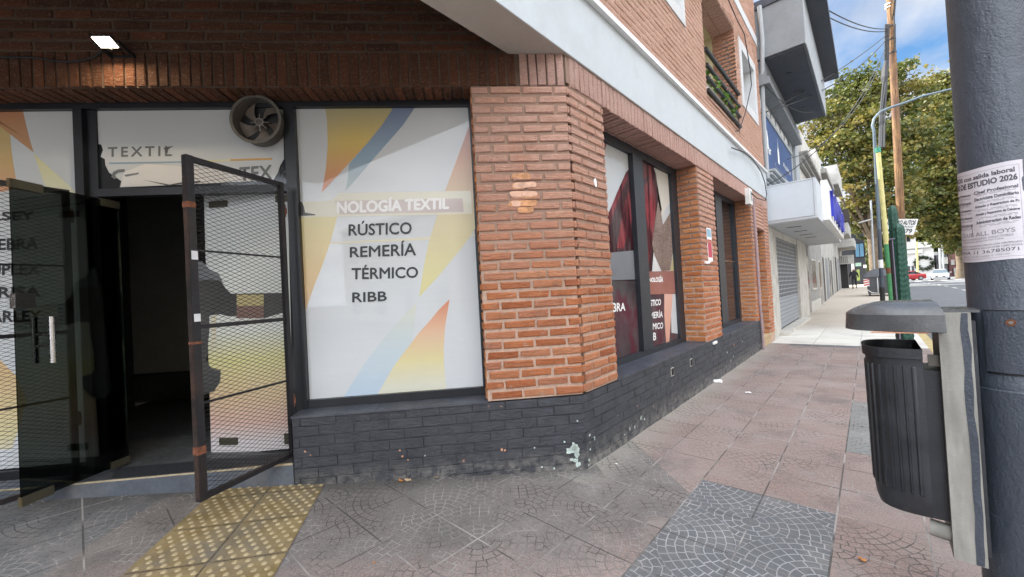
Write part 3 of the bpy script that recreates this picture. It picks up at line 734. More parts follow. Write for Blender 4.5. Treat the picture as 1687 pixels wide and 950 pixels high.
# stain of orange paint on the corner pier
mb = MB()
for (px_, py_, wq, mi) in ((858, 291, .16, 0), (864, 305, .22, 1), (853, 307, .10, 0), (862, 320, .24, 1), (872, 322, .12, 0), (861, 335, .26, 0), (850, 336, .08, 1), (866, 346, .14, 0)):
    u, v = fp(px_, py_)
    pts = [Fu(u+wq/2*math.copysign(abs(math.cos(t))**.45, math.cos(t))*random.uniform(.85, 1.08), .0155+mi*.0004, v+.026*math.copysign(abs(math.sin(t))**.45, math.sin(t))*random.uniform(.8, 1.1)) for t in [2*math.pi*k/14 for k in range(14)]]
    mb.prism(pts, FN*.0005, mi)
mb.build('poster_remains', [plain('orange_smear', (.62, .31, .15), .85, .5, 18, .006, 60), plain('pale_orange_smear', (.72, .44, .31), .85, .4, 18, .006, 60), M['white_text']], BLD)

# beam / white fascia
mb = MB()
mb.fbox(Su, YB, YE, -.32, .028, ZF+.003, ZT)
mb.build('fascia', M['fascia'], BLD)
mb = MB(); mb.fbox(Su, YB+.03, YE-.6, -.318, .022, ZF-.0015, ZF+.004)
mb.fbox(lambda a, b, c: Vector((a, YB-b, c)), -14, WX, -.32, .028, ZF+.003, ZT)
mb.build('beam_underside', M['soffit'], BLD)
mb = MB(); mb.fbox(Su, YB, YE-.02, -.02, .075, ZT, ZT+.035); mb.fbox(Su, YB, 9.4, .03, .08, ZT-.03, ZT+.001); mb.build('drip_strip', M['strip'], BLD)
# upper storeys
HO = [(4.95, 6.12, 5.285, 6.85), (7.05, 9.29, 4.62, 6.75), (9.64, 11.28, 5.26, 6.75)]
mb = MB(); holed_sheet(mb, Su, YB, YE, ZT, ZU, HO, 0., 0)
mb.quad(S(YE, 0, 0), S(YE, -12, 0), S(YE, -12, ZU), S(YE, 0, ZU))
mb.quad(Vector((WX, YB, ZT)), Vector((-14, YB, ZT)), Vector((-14, YB, ZU)), Vector((WX, YB, ZU)))
mb.quad(F(SE, 0, 0), Vector((-14, F(SE, 0, 0).y, 0)), Vector((-14, F(SE, 0, 0).y, 4.8)), F(SE, 0, 4.8))
mb.quad(S(YB, 0, ZU), S(YE, 0, ZU), S(YE, -12, ZU), S(YB, -12, ZU))
mb.build('upper_wall_body', M['mortar_light'], BLD)
mb = MB(); bricks(mb, Su, 1.0, YE, ZT+.04, 8.9, holes=HO+[(9.4, YE, 7.40, 7.62)], L=.27, proud=.007)
bricks(mb, Su, 3.4, YE, 8.9, ZU, L=.27, proud=.007)
mb.build('upper_wall_bricks', M['brick_up'], BLD)
mb = MB(); mb.fbox(Su, YB+.02, YE, -9, -.02, 4.745, 4.85); mb.build('ceiling_slab', M['soffit'], BLD)
mb = MB(); mb.fbox(Su, 9.4, YE+.01, -.1, .02, 7.40, 7.62); mb.build('white_band', M['white_surround'], BLD)
# upper windows with white surround
def surround(y0, y1, z0, z1, t, dep, bottom_only=False):
    mb = MB()
    for a, b, c, d in ((y0, y1, z0, z0+t), (y0, y1, z1-t, z1), (y0, y0+t, z0+t, z1-t), (y1-t, y1, z0+t, z1-t)):
        mb.fbox(Su, a, b, -dep, .018, c, d)
    o = mb.build('window', M['white_surround'], BLD)
    mb = MB(); mb.fbox(Su, y0+t, y1-t, -dep-.02, -dep+.01, z0+t, z1-t); mb.build('blind', M['white_surround'], o)
    mb = MB()
    for a, b, c, d in ((y0+t, y1-t, z0+t, z0+t+.04), (y0+t, y1-t, z1-t-.04, z1-t), (y0+t, y0+t+.04, z0+t+.04, z1-t-.04), (y1-t-.04, y1-t, z0+t+.04, z1-t-.04)): mb.fbox(Su, a, b, -dep+.012, -dep+.05, c, d)
    mb.build('frame', M['white'], o)
surround(4.95, 6.12, 5.285, 6.85, .17, .22); surround(9.64, 11.28, 5.26, 6.75, .20, .32)
# balcony recess
mb = MB()
mb.fbox(Su, 7.05, 9.29, -1.5, -1.4, 4.62, 6.75); mb.fbox(Su, 7.05, 9.29, -1.5, 0, 4.55, 4.62); mb.quad(S(7.05, 0, 4.62), S(7.05, -1.4, 4.62), S(7.05, -1.4, 6.75), S(7.05, 0, 6.75)); mb.quad(S(9.29, -.42, 4.62), S(9.29, -1.4, 4.62), S(9.29, -1.4, 6.75), S(9.29, -.42, 6.75))
mb.quad(S(7.05, -.42, 6.75), S(9.29, -.42, 6.75), S(9.29, -1.4, 6.75), S(7.05, -1.4, 6.75))
mb.build('balcony_wall', M['cream'], BLD)
mb = MB()
bricks(mb, lambda u, o, v: Vector((WX-u, 9.29-o, v)), 0.002, .42, 4.63, 6.75, L=.26)
mb.build('balcony_pier_bricks', M['brick_pier'], BLD)
mb = MB(); bricks(mb, lambda u, o, v: Vector((WX-v, u, 6.75-o)), 7.05, 9.29, 0.0, .42, L=.0795, P=.25, J=.02, stagger=False, proud=.016); mb.build('balcony_soffit', M['brick_sol'], BLD)
for i, z_ in enumerate((4.68, 4.89, 5.10, 5.36)):
    mb = MB(); mb.tube([S(7.06, .02, z_), S(9.28, .02, z_)], .032 if i < 3 else .036, 10); mb.build('railing_bar', M['black_tube'], BLD, smooth=True)

# ------------------------------------------------------------------ shop front on the chamfer
FO = -.20      # front of the frames
GO = -.245     # film / glass plane
SF = None
mb = MB()
s_post = (2.30, 2.385); s_lpost = (3.86, 4.0)
mb.fbox(Fu, W0+.001, 5.5, -.27, FO, 3.255-.0, ZLc-.001) if False else None
mb.fbox(Fu, W0+.001, 5.499, -.27, FO, 3.185, ZLc-.004)
mb.fbox(Fu, *s_post, -.27, FO+.01, .24, 3.185)
mb.fbox(Fu, *s_lpost, -.27, FO-.03, .24, 3.185); mb.fbox(Fu, 3.935, 4.0, -.24, FO+.008, .24, 3.185)
mb.fbox(Fu, W0+.001, W0+.028, -.27, FO, PZ+.07, 3.185)
mb.fbox(Fu, W0+.001, 2.30, -.27, FO, PZ+.006, PZ+.075)
mb.fbox(Fu, 2.385, 3.86, -.27, FO+.004, 2.468, 2.53)
mb.fbox(Fu, 4.0, 5.499, -.27, FO, .26, .33)
mb.fbox(Fu, 4.9, 4.98, -.27, FO, .33, 3.185)
SHOP = mb.build('shop_front_frame', M['frame'], BLD)
mb = MB()
mb.fbox(Fu, W0+.02, 2.30, GO-.008, GO-.002, PZ+.07, 3.19); mb.fbox(Fu, 2.38, 3.865, GO-.008, GO-.002, 2.52, 3.19); mb.fbox(Fu, 4.0, 5.49, GO-.008, GO-.002, .32, 3.19)
mb.build('window_pane', M['dark_glass'], SHOP)
def film(name, pts, mat, layer, parent=SHOP, o=GO, th=.0006):
    mb = MB(); oo = o+.0009*layer
    P = [F(fp(x, y, o)[0], oo, fp(x, y, o)[1]) for x, y in pts]
    mb.prism(P, FN*th); return mb.build(name, mat, parent)
film('window_film', [(482, 161.5), (770, 159), (796, 636.5), (760, 638.6), (700, 644), (600, 651), (506, 658.3)], M['vinyl'], 1)
G = 'printed_shape'
film(G, [(531, 161.5), (536, 178), (539, 200), (540, 238), (537, 278), (530.5, 316.5), (548, 298), (574, 270), (605, 236), (630, 205), (645, 182), (652, 161)], M['vA'], 2)
film(G, [(652, 161), (692, 160.6), (683, 178), (664, 206), (643, 230), (620, 256), (596, 284), (569, 315), (573, 295), (575, 270), (605, 236), (630, 205), (645, 182)], M['vB'], 2)
film(G, [(773, 206), (766, 226), (752, 264), (734, 312), (718, 362), (706, 400), (698, 440), (690.5, 489), (722, 455), (764.6, 403), (784, 375)], M['vC'], 2)
film(G, [(490.5, 358), (556, 356), (544, 400), (532, 435), (518, 470), (499.5, 523)], M['vD'], 2)
film(G, [(686.5, 498.7), (672, 512), (658.6, 527), (637, 551), (617, 577), (600, 600), (586, 622), (566, 653.5), (622, 649), (632, 632), (646.8, 606), (662, 585), (679, 563), (683, 532)], M['vE'], 2)
film(G, [(740.7, 492.5), (722, 511), (705.7, 531), (690, 548), (679, 563), (662, 585), (646.8, 606), (632, 632), (622, 649), (735.5, 641), (731.5, 600), (731, 572), (733, 540)], M['vF'], 2)
film('creased_film_strip', [(489, 332.5), (545, 331), (560, 318), (775, 314), (778, 352), (700, 354), (552, 357), (491, 357)], M['vCrease'], 3)
film('printed_banner', [(552, 331), (762, 326.5), (764, 349), (560, 353)], M['vBan'], 4)
film('film_crease', [(491, 399), (560, 398), (680, 392), (782, 385), (783, 388), (680, 396), (560, 401), (491, 402)], M['vCrease'], 1.6)
film('tear_in_film', [(489.5, 332.5), (498, 332.5), (501, 340), (503, 350), (520, 353), (520, 354.5), (491, 356)], M['vBlack'], 5)
def ftx(body, x0, x1, yb0, yt0, yb1, yt1, mat, layer=6, parent=SHOP, name='lettering', o=GO, off=.0, sp=1.0, bold=.0028):
    """baseline/top at left and right edge, in picture points on the chamfer plane"""
    q = [F(fp(x0, yb0, o)[0], o+.0009*layer, fp(x0, yb0, o)[1]), F(fp(x1, yb1, o)[0], o+.0009*layer, fp(x1, yb1, o)[1]), F(fp(x1, yt1, o)[0], o+.0009*layer, fp(x1, yt1, o)[1]), F(fp(x0, yt0, o)[0], o+.0009*layer, fp(x0, yt0, o)[1])]
    return ftext(body, quad_fn(q), 1, 1, mat, name, parent, off, sp, bold=bold)
ftx('RÚSTICO', 575, 678, 388, 365, 385, 361, M['dark_text'], off=0)
ftx('REMERÍA', 577, 685, 423.5, 403, 420, 395, M['dark_text'], off=0)
ftx('TÉRMICO', 580, 688.5, 460, 437, 457, 435, M['dark_text'], off=0)
ftx('RIBB', 581, 637, 497.5, 482, 495, 480, M['dark_text'], off=0)
ftx('NOLOGÍA TEXTIL', 556, 739, 351, 328, 343.5, 322, M['white_text'], off=.0, bold=.006)
# transom with torn film
film('window_film', [(151.5, 165.5), (466, 162.5), (468, 262), (462, 272), (458, 284), (450, 297.5), (380, 300), (300, 304), (198, 308.5), (200, 298), (190, 291), (180, 284), (174, 272), (173, 262), (166, 258), (170, 247), (167, 238), (156, 236)], M['vinyl'], 1)
film('crumpled_film', [(205, 283), (240, 270), (310, 275), (400, 283), (446, 296), (380, 300), (300, 304), (200, 307)], M['vBlueish'], 2)
ftx('TEXTIL', 178.5, 283, 258, 243, 256.5, 240.5, M['grey_text'], sp=1.35, layer=3)
mbx = [(180, 267.5, 270), (300, 265.5, 268), (380, 262, 265), (449, 260, 263)]
for (a, b, mt) in ((0, 1, 'vB'), (1, 2, 'vI'), (2, 3, 'vA')):
    film('underline', [(mbx[a][0], mbx[a][1]), (mbx[b][0], mbx[b][1]), (mbx[b][0], mbx[b][2]), (mbx[a][0], mbx[a][2])], M[mt], 3)
ftx('TEX', 395, 448, 298, 276, 294, 272, M['grey_text'], layer=4, sp=1.05, off=.01)
film('torn_letter', [(184, 291), (187, 283), (196, 279), (206, 278.5), (206, 283), (196, 284), (190, 288), (193, 294), (189, 295)], M['grey_text'], 4)
film('tear_in_film', [(205, 288), (230, 284), (228, 287), (208, 291)], M['vGreyDark'], 4)
film('tear_in_film', [(236, 296), (280, 304), (300, 300), (330, 298), (330, 300), (300, 303), (278, 306)], M['vBlack'], 4)
film('tear_in_film', [(270, 244), (276, 242), (287, 240.5), (280, 244), (277, 247), (277, 252), (274, 252), (272, 247)], M['vBlack'], 5)
# left pane, continues out of the picture
def fz(s, z, layer, o=GO): return F(s, o+.0009*layer, z)
mb = MB(); a = fp(119, 166, GO); mb.prism([fz(4.0+.01, 3.19, 1), fz(4.89, 3.19, 1), fz(4.89, .34, 1), fz(4.01, .34, 1)], FN*.0006); mb.build('window_film', M['vinyl'], SHOP)
film(G, [(-60, 166), (36, 166), (38, 182), (44, 208), (50, 232), (56, 251), (17, 221), (-60, 160)], M['vG'], 2)
film(G, [(-60, 160), (17, 221), (19, 245), (22, 268), (26, 291), (30, 310), (-60, 330)], M['vH'], 2)
film(G, [(56, 253), (62, 270), (71, 296), (80, 318), (128, 320), (117, 308), (86, 280)], M['vI'], 2)
film(G, [(-90, 560), (0, 592), (28, 620), (45, 660), (20, 740), (-90, 740)], M['vLow'], 2)
for t_, y_ in (('JERSEY', 358), ('HEBRA', 402), ('DUPLEX', 444), ('FRISA', 481), ('HARLEY', 521)):
    n_ = len(t_); x1 = {'JERSEY': 57, 'HEBRA': 63, 'DUPLEX': 66, 'FRISA': 67, 'HARLEY': 68}[t_]
    ftx(t_, x1-17.2*n_, x1, y_+10, y_-8, y_+8, y_-10, M['dark_text'], off=.01, layer=3)
mb = MB(); mb.prism([fz(4.99, 3.19, 1), fz(5.49, 3.19, 1), fz(5.49, .34, 1), fz(4.99, .34, 1)], FN*.0006); mb.build('window_film', M['vinyl'], SHOP)

# right door leaf with printed film (closed)
DH, DO = (2.40, -.275), (3.14, -.43)
def dl(a, o, z):   # along the leaf
    p = Vector((DH[0]+(DO[0]-DH[0])*a/.756, DH[1]+(DO[1]-DH[1])*a/.756)); q = Vector((.205, .979))
    return F(p.x+q.x*o, p.y+q.y*o, z)
mb = MB(); mb.fbox(dl, .0, .756, -.005, .005, .33, 2.455); DR = mb.build('door', M['dark_glass'], BLD, label='closed glass door leaf covered with pale printed film')
nD = (dl(0, 1, 0)-dl(0, 0, 0)); pD = dl(0, .006, 0)
def dfilm(name, pts, mat, layer):
    mb = MB(); P = []
    for x, y in pts: P.append(on_plane(x, y, nD, pD+nD*.0009*layer))
    mb.prism(P, nD*.0006); return mb.build(name, mat, DR)
dfilm('door_film', [(336, 322), (474, 318), (484, 738), (440, 742), (400, 746), (372, 747), (348, 745)], M['vDoor'], 0)
dfilm('tear_in_film', [(322, 462), (345, 460), (363, 462), (372, 475), (380, 483), (390, 484), (391, 520), (376, 521), (362, 517), (345, 520), (345, 545), (341, 585), (339, 592), (348, 606), (364, 610), (363, 628), (353, 644), (334, 651), (320, 640)], M['vBlack'], 1)
dfilm('printed_shape', [(326, 432), (332, 429), (346, 444), (360, 450), (368, 466), (363, 463), (345, 461), (326, 463)], M['vGreyDark'], 1)
dfilm('door_film_band', [(388, 483.5), (474, 482), (474, 513), (455, 518), (436, 524), (415, 524), (388, 521)], M['vBlack'], 2)
dfilm('printed_shape', [(390, 485), (434.5, 485), (434.5, 503), (390, 504)], M['vYel'], 3)
dfilm('printed_shape', [(390, 504), (434.5, 503), (434.5, 524), (390, 524)], M['vBrown'], 3)
dfilm('printed_shape', [(348, 521), (357, 518), (356, 550), (353, 578), (349, 577)], M['vCrease'], 2)
for a0, a1, z0, z1 in ((.58, .75, .33, .39), (.58, .75, 2.40, 2.455), (.0, .12, 2.40, 2.455), (.0, .14, .33, .42)):
    mb = MB(); mb.fbox(dl, a0, a1, .0068, .02, z0, z1); mb.build('patch_fitting', M['fitting'], DR)

# left door leaf, open outwards, tinted glass
LH = Vector((3.775, -.30)); LF = Vector((3.875, .38))
ld = (LF-LH); LL = ld.length; ld.normalize(); lq = Vector((ld.y, -ld.x))     # lq towards smaller s
if lq.x > 0: lq = -lq
def ll(a, o, z): p = LH+ld*a+lq*o; return F(p.x, p.y, z)
mb = MB(); mb.fbox(ll, 0, LL, -.005, .005, .30, 2.44); DL = mb.build('glass_door', M['door_glass'], BLD, label='tinted glass door leaf standing open outwards with steel pull handles')
for a0, a1, z0, z1 in ((LL-.17, LL+.001, .29, .35), (LL-.17, LL+.001, 2.385, 2.445), (0, .14, .29, .345), (0, .14, 2.385, 2.445)):
    mb = MB(); mb.fbox(ll, a0, a1, -.014, .014, z0, z1); mb.build('patch_fitting', M['fitting'], DL)
    if a0 > .1: mb = MB(); mb.fbox(ll, a1, a1+.006, -.012, .012, z0, z1); mb.build('fitting_end', M['brass'], DL)
for sgn in (1, -1):
    mb = MB(); a = LL-.15; mb.tube([ll(a, sgn*.065, 1.20), ll(a, sgn*.065, 1.52)], .016, 14)
    for z_ in (1.32, 1.40): mb.tube([ll(a, sgn*.004, z_), ll(a, sgn*.065, z_)], .008, 10)
    mb.build('handle', M['steel'], DL, smooth=True)
mb = MB(); mb.fbox(ll, LL-.10, LL+.004, -.02, .02, 1.585, 1.685); DK = mb.build('lock', M['black'], DL)
mb = MB(); mb.fbox(ll, LL+.004, LL+.008, -.018, .018, 1.59, 1.68); mb.build('lock_plate', M['steel'], DK)

# security gates of expanded metal
def gate(h, f, z0, z1, label, tabs):
    h, f = Vector(h), Vector(f); d = f-h; L = d.length; d.normalize(); q = Vector((d.y, -d.x))
    def g(a, o, z): p = h+d*a+q*o; return F(p.x, p.y, z)
    mb = MB(); t = .022
    mb.fbox(g, 0, .035, -t*.8, t*.8, z0, z1); mb.fbox(g, L-.045, L, -t, t, z0, z1)
    mb.fbox(g, .035, L-.045, -t*.7, t*.7, z0, z0+.035); mb.fbox(g, .035, L-.045, -t*.7, t*.7, z1-.035, z1)
    o = mb.build('security_gate', M['gate'], BLD, label=label)
    for z_, hh in ((1.895, .012), (1.40, .028), (.91, .014)): mb = MB(); mb.fbox(g, .035, L-.045, -.012, .004, z_-hh/2, z_+hh/2); mb.build('crossbar', M['gate'], o)
    mb = MB(); W_, H_ = .066, .0285
    a0, a1, b0, b1 = .03, L-.04, z0+.03, z1-.03
    sl_ = H_/W_
    for sgn in (1, -1):
        k = -int((a1-a0)/W_)-2
        while True:
            c = b0+k*H_
            # line z = c + sgn*sl_*(a-a0)
            if sgn > 0:
                za, zb = c, c+sl_*(a1-a0)
            else:
                za, zb = c+sl_*(a1-a0), c
            if min(za, zb) > b1: break
            A, B = a0, a1; ZA, ZB = za, zb
            if max(ZA, ZB) > b0:
                def clip(zl, keep_above):
                    nonlocal_ = None
                pA, pB = (A, ZA), (B, ZB)
                def cut(p, r, zl): t_ = (zl-p[1])/(r[1]-p[1]); return (p[0]+(r[0]-p[0])*t_, zl)
                if pA[1] < b0: pA = cut(pA, pB, b0)
                if pB[1] < b0: pB = cut(pB, pA, b0)
                if pA[1] > b1: pA = cut(pA, pB, b1)
                if pB[1] > b1: pB = cut(pB, pA, b1)
                if abs(pA[0]-pB[0]) > .01:
                    w_ = .0013; oo = .002*sgn
                    mb.hexa([g(pA[0], oo-.001, pA[1]-w_), g(pB[0], oo-.001, pB[1]-w_), g(pB[0], oo+.001, pB[1]-w_), g(pA[0], oo+.001, pA[1]-w_),
                             g(pA[0], oo-.001, pA[1]+w_), g(pB[0], oo-.001, pB[1]+w_), g(pB[0], oo+.001, pB[1]+w_), g(pA[0], oo+.001, pA[1]+w_)])
            k += 1
    mb.build('expanded_metal_mesh', M['gate_mesh'], o)
    for z_ in (2.28, .74):
        mb = MB(); mb.tube([g(-.010, 0, z_-.05), g(-.010, 0, z_+.05)], .012, 10); mb.fbox(g, -.022, .0, -.014, .014, z_-.025, z_+.025); mb.build('hinge', M['rust'], o)
    for (z_, m_, hh) in tabs:
        mb = MB(); mb.fbox(g, L-.046, L+(.004 if m_ == 'rust' else -.008), -.024, .024, z_-hh*.62, z_+hh*.62); mb.build('lock_tab' if m_ == 'rust' else 'tape', M[m_], o)
    mb = MB(); mb.fbox(g, L, L+.0025, -t*.9, t*.9, z0+.02, z1-.15); mb.build('rusty_edge', M['rust_edge'], o)
    return o
gate((2.372, -.085), (2.662, .585), .30, 2.505, 'open expanded metal security gate hinged on the right door post', [(2.185, 'rust', .03), (.62, 'rust', .04), (1.86, 'white_tape', .045), (1.46, 'white_tape', .04), (1.30, 'rust', .012)])
gate((3.90, -.03), (4.27, .60), .28, 2.475, 'open expanded metal security gate folded back to the left', [(2.185, 'rust', .03), (.62, 'rust', .04)])

# step and threshold
mb = MB(); mb.fbox(Fu, 2.349, 5.5, -.27, 0, -.1, .262); mb.build('step', M['step'], BLD)
mb = MB(); mb.fbox(Fu, 2.352, 5.5, -.008, .003, .258, .268); mb.fbox(Fu, 2.36, 2.80, -.012, .004, .262, .271); mb.build('step_edge', M['step_edge'], BLD)
mb = MB()
for k in range(60):
    a = 2.42+k*.024
    if a > 3.8: break
    for sg in (1, -1):
        mb.beam(F(a, -.24, .269+.001*sg), F(a+.24*sg*.6 if False else a+.11*sg, -.02, .269+.001*sg), .004, .002)
mb.build('door_mat_mesh', M['gate_mesh'], BLD)
# interior
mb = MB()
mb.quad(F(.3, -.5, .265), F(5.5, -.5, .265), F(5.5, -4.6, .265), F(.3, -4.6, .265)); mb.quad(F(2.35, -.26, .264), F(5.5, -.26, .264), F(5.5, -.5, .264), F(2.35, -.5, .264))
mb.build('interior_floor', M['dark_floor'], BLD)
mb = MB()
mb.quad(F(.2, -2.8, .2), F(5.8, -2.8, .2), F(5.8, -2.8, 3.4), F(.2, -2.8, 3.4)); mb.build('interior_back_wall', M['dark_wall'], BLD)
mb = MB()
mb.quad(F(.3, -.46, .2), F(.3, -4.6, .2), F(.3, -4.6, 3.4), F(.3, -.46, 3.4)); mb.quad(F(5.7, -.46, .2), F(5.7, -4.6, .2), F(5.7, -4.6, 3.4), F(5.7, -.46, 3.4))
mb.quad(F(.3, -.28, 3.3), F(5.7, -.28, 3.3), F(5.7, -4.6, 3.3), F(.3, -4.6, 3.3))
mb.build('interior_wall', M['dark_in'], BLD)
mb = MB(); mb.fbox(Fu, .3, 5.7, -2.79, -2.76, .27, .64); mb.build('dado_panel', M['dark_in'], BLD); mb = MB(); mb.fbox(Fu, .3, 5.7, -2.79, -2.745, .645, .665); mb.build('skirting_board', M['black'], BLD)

# ------------------------------------------------------------------ street windows
def sfilm(name, pts, mat, layer, parent, o=-.335):
    mb = MB(); P = []
    for x, y in pts: a, b = sp_(x, y, o); P.append(S(a, o+.0009*layer, b))
    mb.prism(P, Vector((.0006, 0, 0))); return mb.build(name, mat, parent)
def stx(body, x0, x1, yb0, yt0, yb1, yt1, mat, layer, parent, o=-.335, off=.01):
    P = []
    for x, y in ((x0, yb0), (x1, yb1), (x1, yt1), (x0, yt0)): a, b = sp_(x, y, o); P.append(S(a, o+.0009*layer, b))
    return ftext(body, quad_fn(P), 1, 1, mat, 'lettering', parent, off if 'M' not in body else 0, bold=.003)
m0, m1 = sp_(1047, 400, -.30)[0], sp_(1063, 400, -.30)[0]
fr1 = sp_(1111, 400, -.30)[0]
mb = MB(); OF = -.29
mb.fbox(Su, A0+.002, A1-.002, OF-.06, OF, 3.17, ZL-.004)
mb.fbox(Su, A0+.002, A1-.002, OF-.06, OF, PZ+.006, PZ+.075)
mb.fbox(Su, A0+.002, A0+.06, OF-.06, OF, PZ+.075, 3.17)
mb.fbox(Su, fr1, A1-.002, OF-.06, OF, PZ+.075, 3.17)
mb.fbox(Su, m0, m1, OF-.06, OF+.02, PZ+.075, 3.17)
SWA = mb.build('street_window', M['frame2'], BLD)
mb = MB(); mb.fbox(Su, A0+.05, m0, -.345, -.338, .70, 3.18); mb.fbox(Su, m1, fr1, -.345, -.338, .70, 3.18); mb.build('window_pane', M['dark_glass'], SWA)
mb = MB(); mb.prism([S(A0+.06, -.335, .705), S(m0-.001, -.335, .705), S(m0-.001, -.335, 3.17), S(A0+.06, -.335, 3.17)], (.0006, 0, 0)); mb.prism([S(m1+.001, -.335, .705), S(fr1-.001, -.335, .705), S(fr1-.001, -.335, 3.17), S(m1+.001, -.335, 3.17)], (.0006, 0, 0)); mb.build('window_film', M['vinyl'], SWA)
# cloth artwork is plain shapes: red folds, knitted sleeve, dark lower field
sfilm('printed_shape', [(985, 352), (1004, 349), (1016, 318), (1031, 284), (1037, 277), (1042, 280), (1047, 412), (985, 418)], M['vRedD'], 1, SWA)
sfilm('printed_shape', [(990, 356), (1003, 349), (1018, 314), (1032, 285), (1034, 292), (1020, 325), (1008, 358), (1002, 385), (992, 392)], M['vRed'], 2, SWA)
sfilm('printed_shape', [(1016, 408), (1022, 370), (1030, 330), (1042, 300), (1044, 335), (1040, 365), (1032, 390), (1026, 410)], M['vRed'], 2, SWA)
sfilm('printed_shape', [(985, 418), (1047, 412), (1050, 462), (985, 462)], M['vGreyDark'], 2, SWA)
sfilm('printed_shape', [(985, 462), (1052, 460), (1057, 585), (985, 610)], M['vMaroon'], 2, SWA)
sfilm('printed_shape', [(993, 222), (1004, 226), (999, 238), (996, 248)], M['vRust'], 2, SWA)
stx('FIBRA', 1000, 1029.6, 515, 499, 511, 499, M['white_text'], 4, SWA)
sfilm('printed_shape', [(1052, 250), (1062, 255), (1074, 268), (1080, 285), (1084, 310), (1090, 345), (1078, 400), (1072, 470), (1056, 470)], M['vRedD'], 1, SWA)
sfilm('printed_shape', [(1056, 260), (1064, 258), (1076, 276), (1077, 292), (1066, 290), (1058, 298)], M['vRed'], 2, SWA)
sfilm('printed_shape', [(1060, 308), (1070, 293), (1078, 296), (1081, 320), (1079, 360), (1074, 400), (1068, 440), (1062, 440), (1066, 380)], M['vRed'], 2, SWA)
sfilm('printed_shape', [(1080, 268), (1104, 279), (1107, 330), (1095, 345), (1088, 365), (1084, 330)], M['vSkin'], 1, SWA)
sfilm('printed_shape', [(1084, 330), (1089, 352), (1092, 370), (1104, 350), (1109, 345), (1110, 400), (1104, 445), (1090, 447), (1078, 420), (1074, 402)], M['vBeige'], 2, SWA)
sfilm('printed_shape', [(1104, 447), (1111, 400), (1113, 448)], M['vYel'], 3, SWA)
sfilm('printed_shape', [(1060, 482), (1116, 482), (1121, 562), (1065, 582)], M['vMaroon'], 2, SWA)
sfilm('printed_banner', [(1066, 447), (1114, 446), (1115, 483), (1068, 485)], M['vRust'], 5, SWA)
sfilm('printed_shape', [(1094, 484), (1108, 484), (1105, 520), (1102, 566), (1097, 564), (1094, 520)], M['vSalmon'], 4, SWA)
sfilm('printed_shape', [(1108, 484), (1117, 484), (1120, 550), (1106, 548), (1105, 520)], M['vinyl'], 4, SWA)
stx('TECNOLOGÍA', 1058, 1091.5, 464, 458, 464.5, 453, M['white_text'], 7, SWA)
for t_, x0, x1, y_ in (('RÚSTICO', 1062, 1088, 497.5), ('REMERÍA', 1062, 1091, 517.5), ('TÉRMICO', 1062, 1091.5, 536), ('RIBB', 1062, 1080, 555)):
    stx(t_, x0, x1, y_+8, y_-5, y_+4.5, y_-7.5, M['white_text'], 7, SWA)
# window B
g0, g1 = sp_(1189, 400, -.30)[0], sp_(1211, 400, -.30)[0]
mb = MB()
mb.fbox(Su, B0+.002, B1-.002, OF-.06, OF, 3.17, ZL-.004); mb.fbox(Su, B0+.002, B1-.002, OF-.06, OF, PZ+.006, PZ+.075)
mb.fbox(Su, B0+.002, B0+.06, OF-.06, OF, PZ+.075, 3.17)
b_l0, b_l1 = sp_(1180, 400, -.29)[0], sp_(1190, 400, -.29)[0]; b_r0 = sp_(1212, 400, -.29)[0]
mb.fbox(Su, b_l0, b_l1, OF-.06, OF+.03, PZ+.075, 3.17); mb.fbox(Su, b_r0, B1-.002, OF-.06, OF, PZ+.075, 3.17)
SWB = mb.build('street_window', M['frame2'], BLD)
mb = MB(); mb.fbox(Su, B0+.05, B1-.05, -.345, -.335, .70, 3.18); mb.build('window_pane', M['dark_glass'], SWB)
mb = MB(); mb.fbox(Su, b_l1, b_r0, -.333, -.325, 1.93, 1.95); mb.build('glazing_bar', M['steel'], SWB)
# alcove
mb = MB(); mb.fbox(Su, D0-.3, D1+.3, -.85, -.78, 0, 2.75); mb.build('side_door', M['black'], BLD)
mb = MB(); mb.fbox(Su, D0+.001, YE+.02, -.78, -.01, -.05, .19); mb.fbox(Su, D0+.001, YE+.02, -.80, .006, .19, .225); mb.build('side_door_step', plain('tan_stone', (.50, .36, .21), .7, .12, 5, .002), BLD)

# plinth vents
for y_ in (4.83, 5.51):
    mb = MB(); mb.fbox(Su, y_-.045, y_+.045, -.04, .008, .405, .505); 
    v = mb.build('wall_vent', M['concrete_l'], BLD)
    mb = MB()
    for k in range(4): mb.fbox(Su, y_-.035, y_+.035, .008, .0105, .42+k*.020, .426+k*.020); mb.fbox(Su, y_-.032+k*.019, y_-.026+k*.019, .0105, .012, .415, .495)
    mb.build('grille', M['cable'], v)
    mb = MB(); mb.fbox(Su, y_-.036, y_+.036, .0075, .0082, .413, .497); mb.build('vent_hole', M['black'], v)

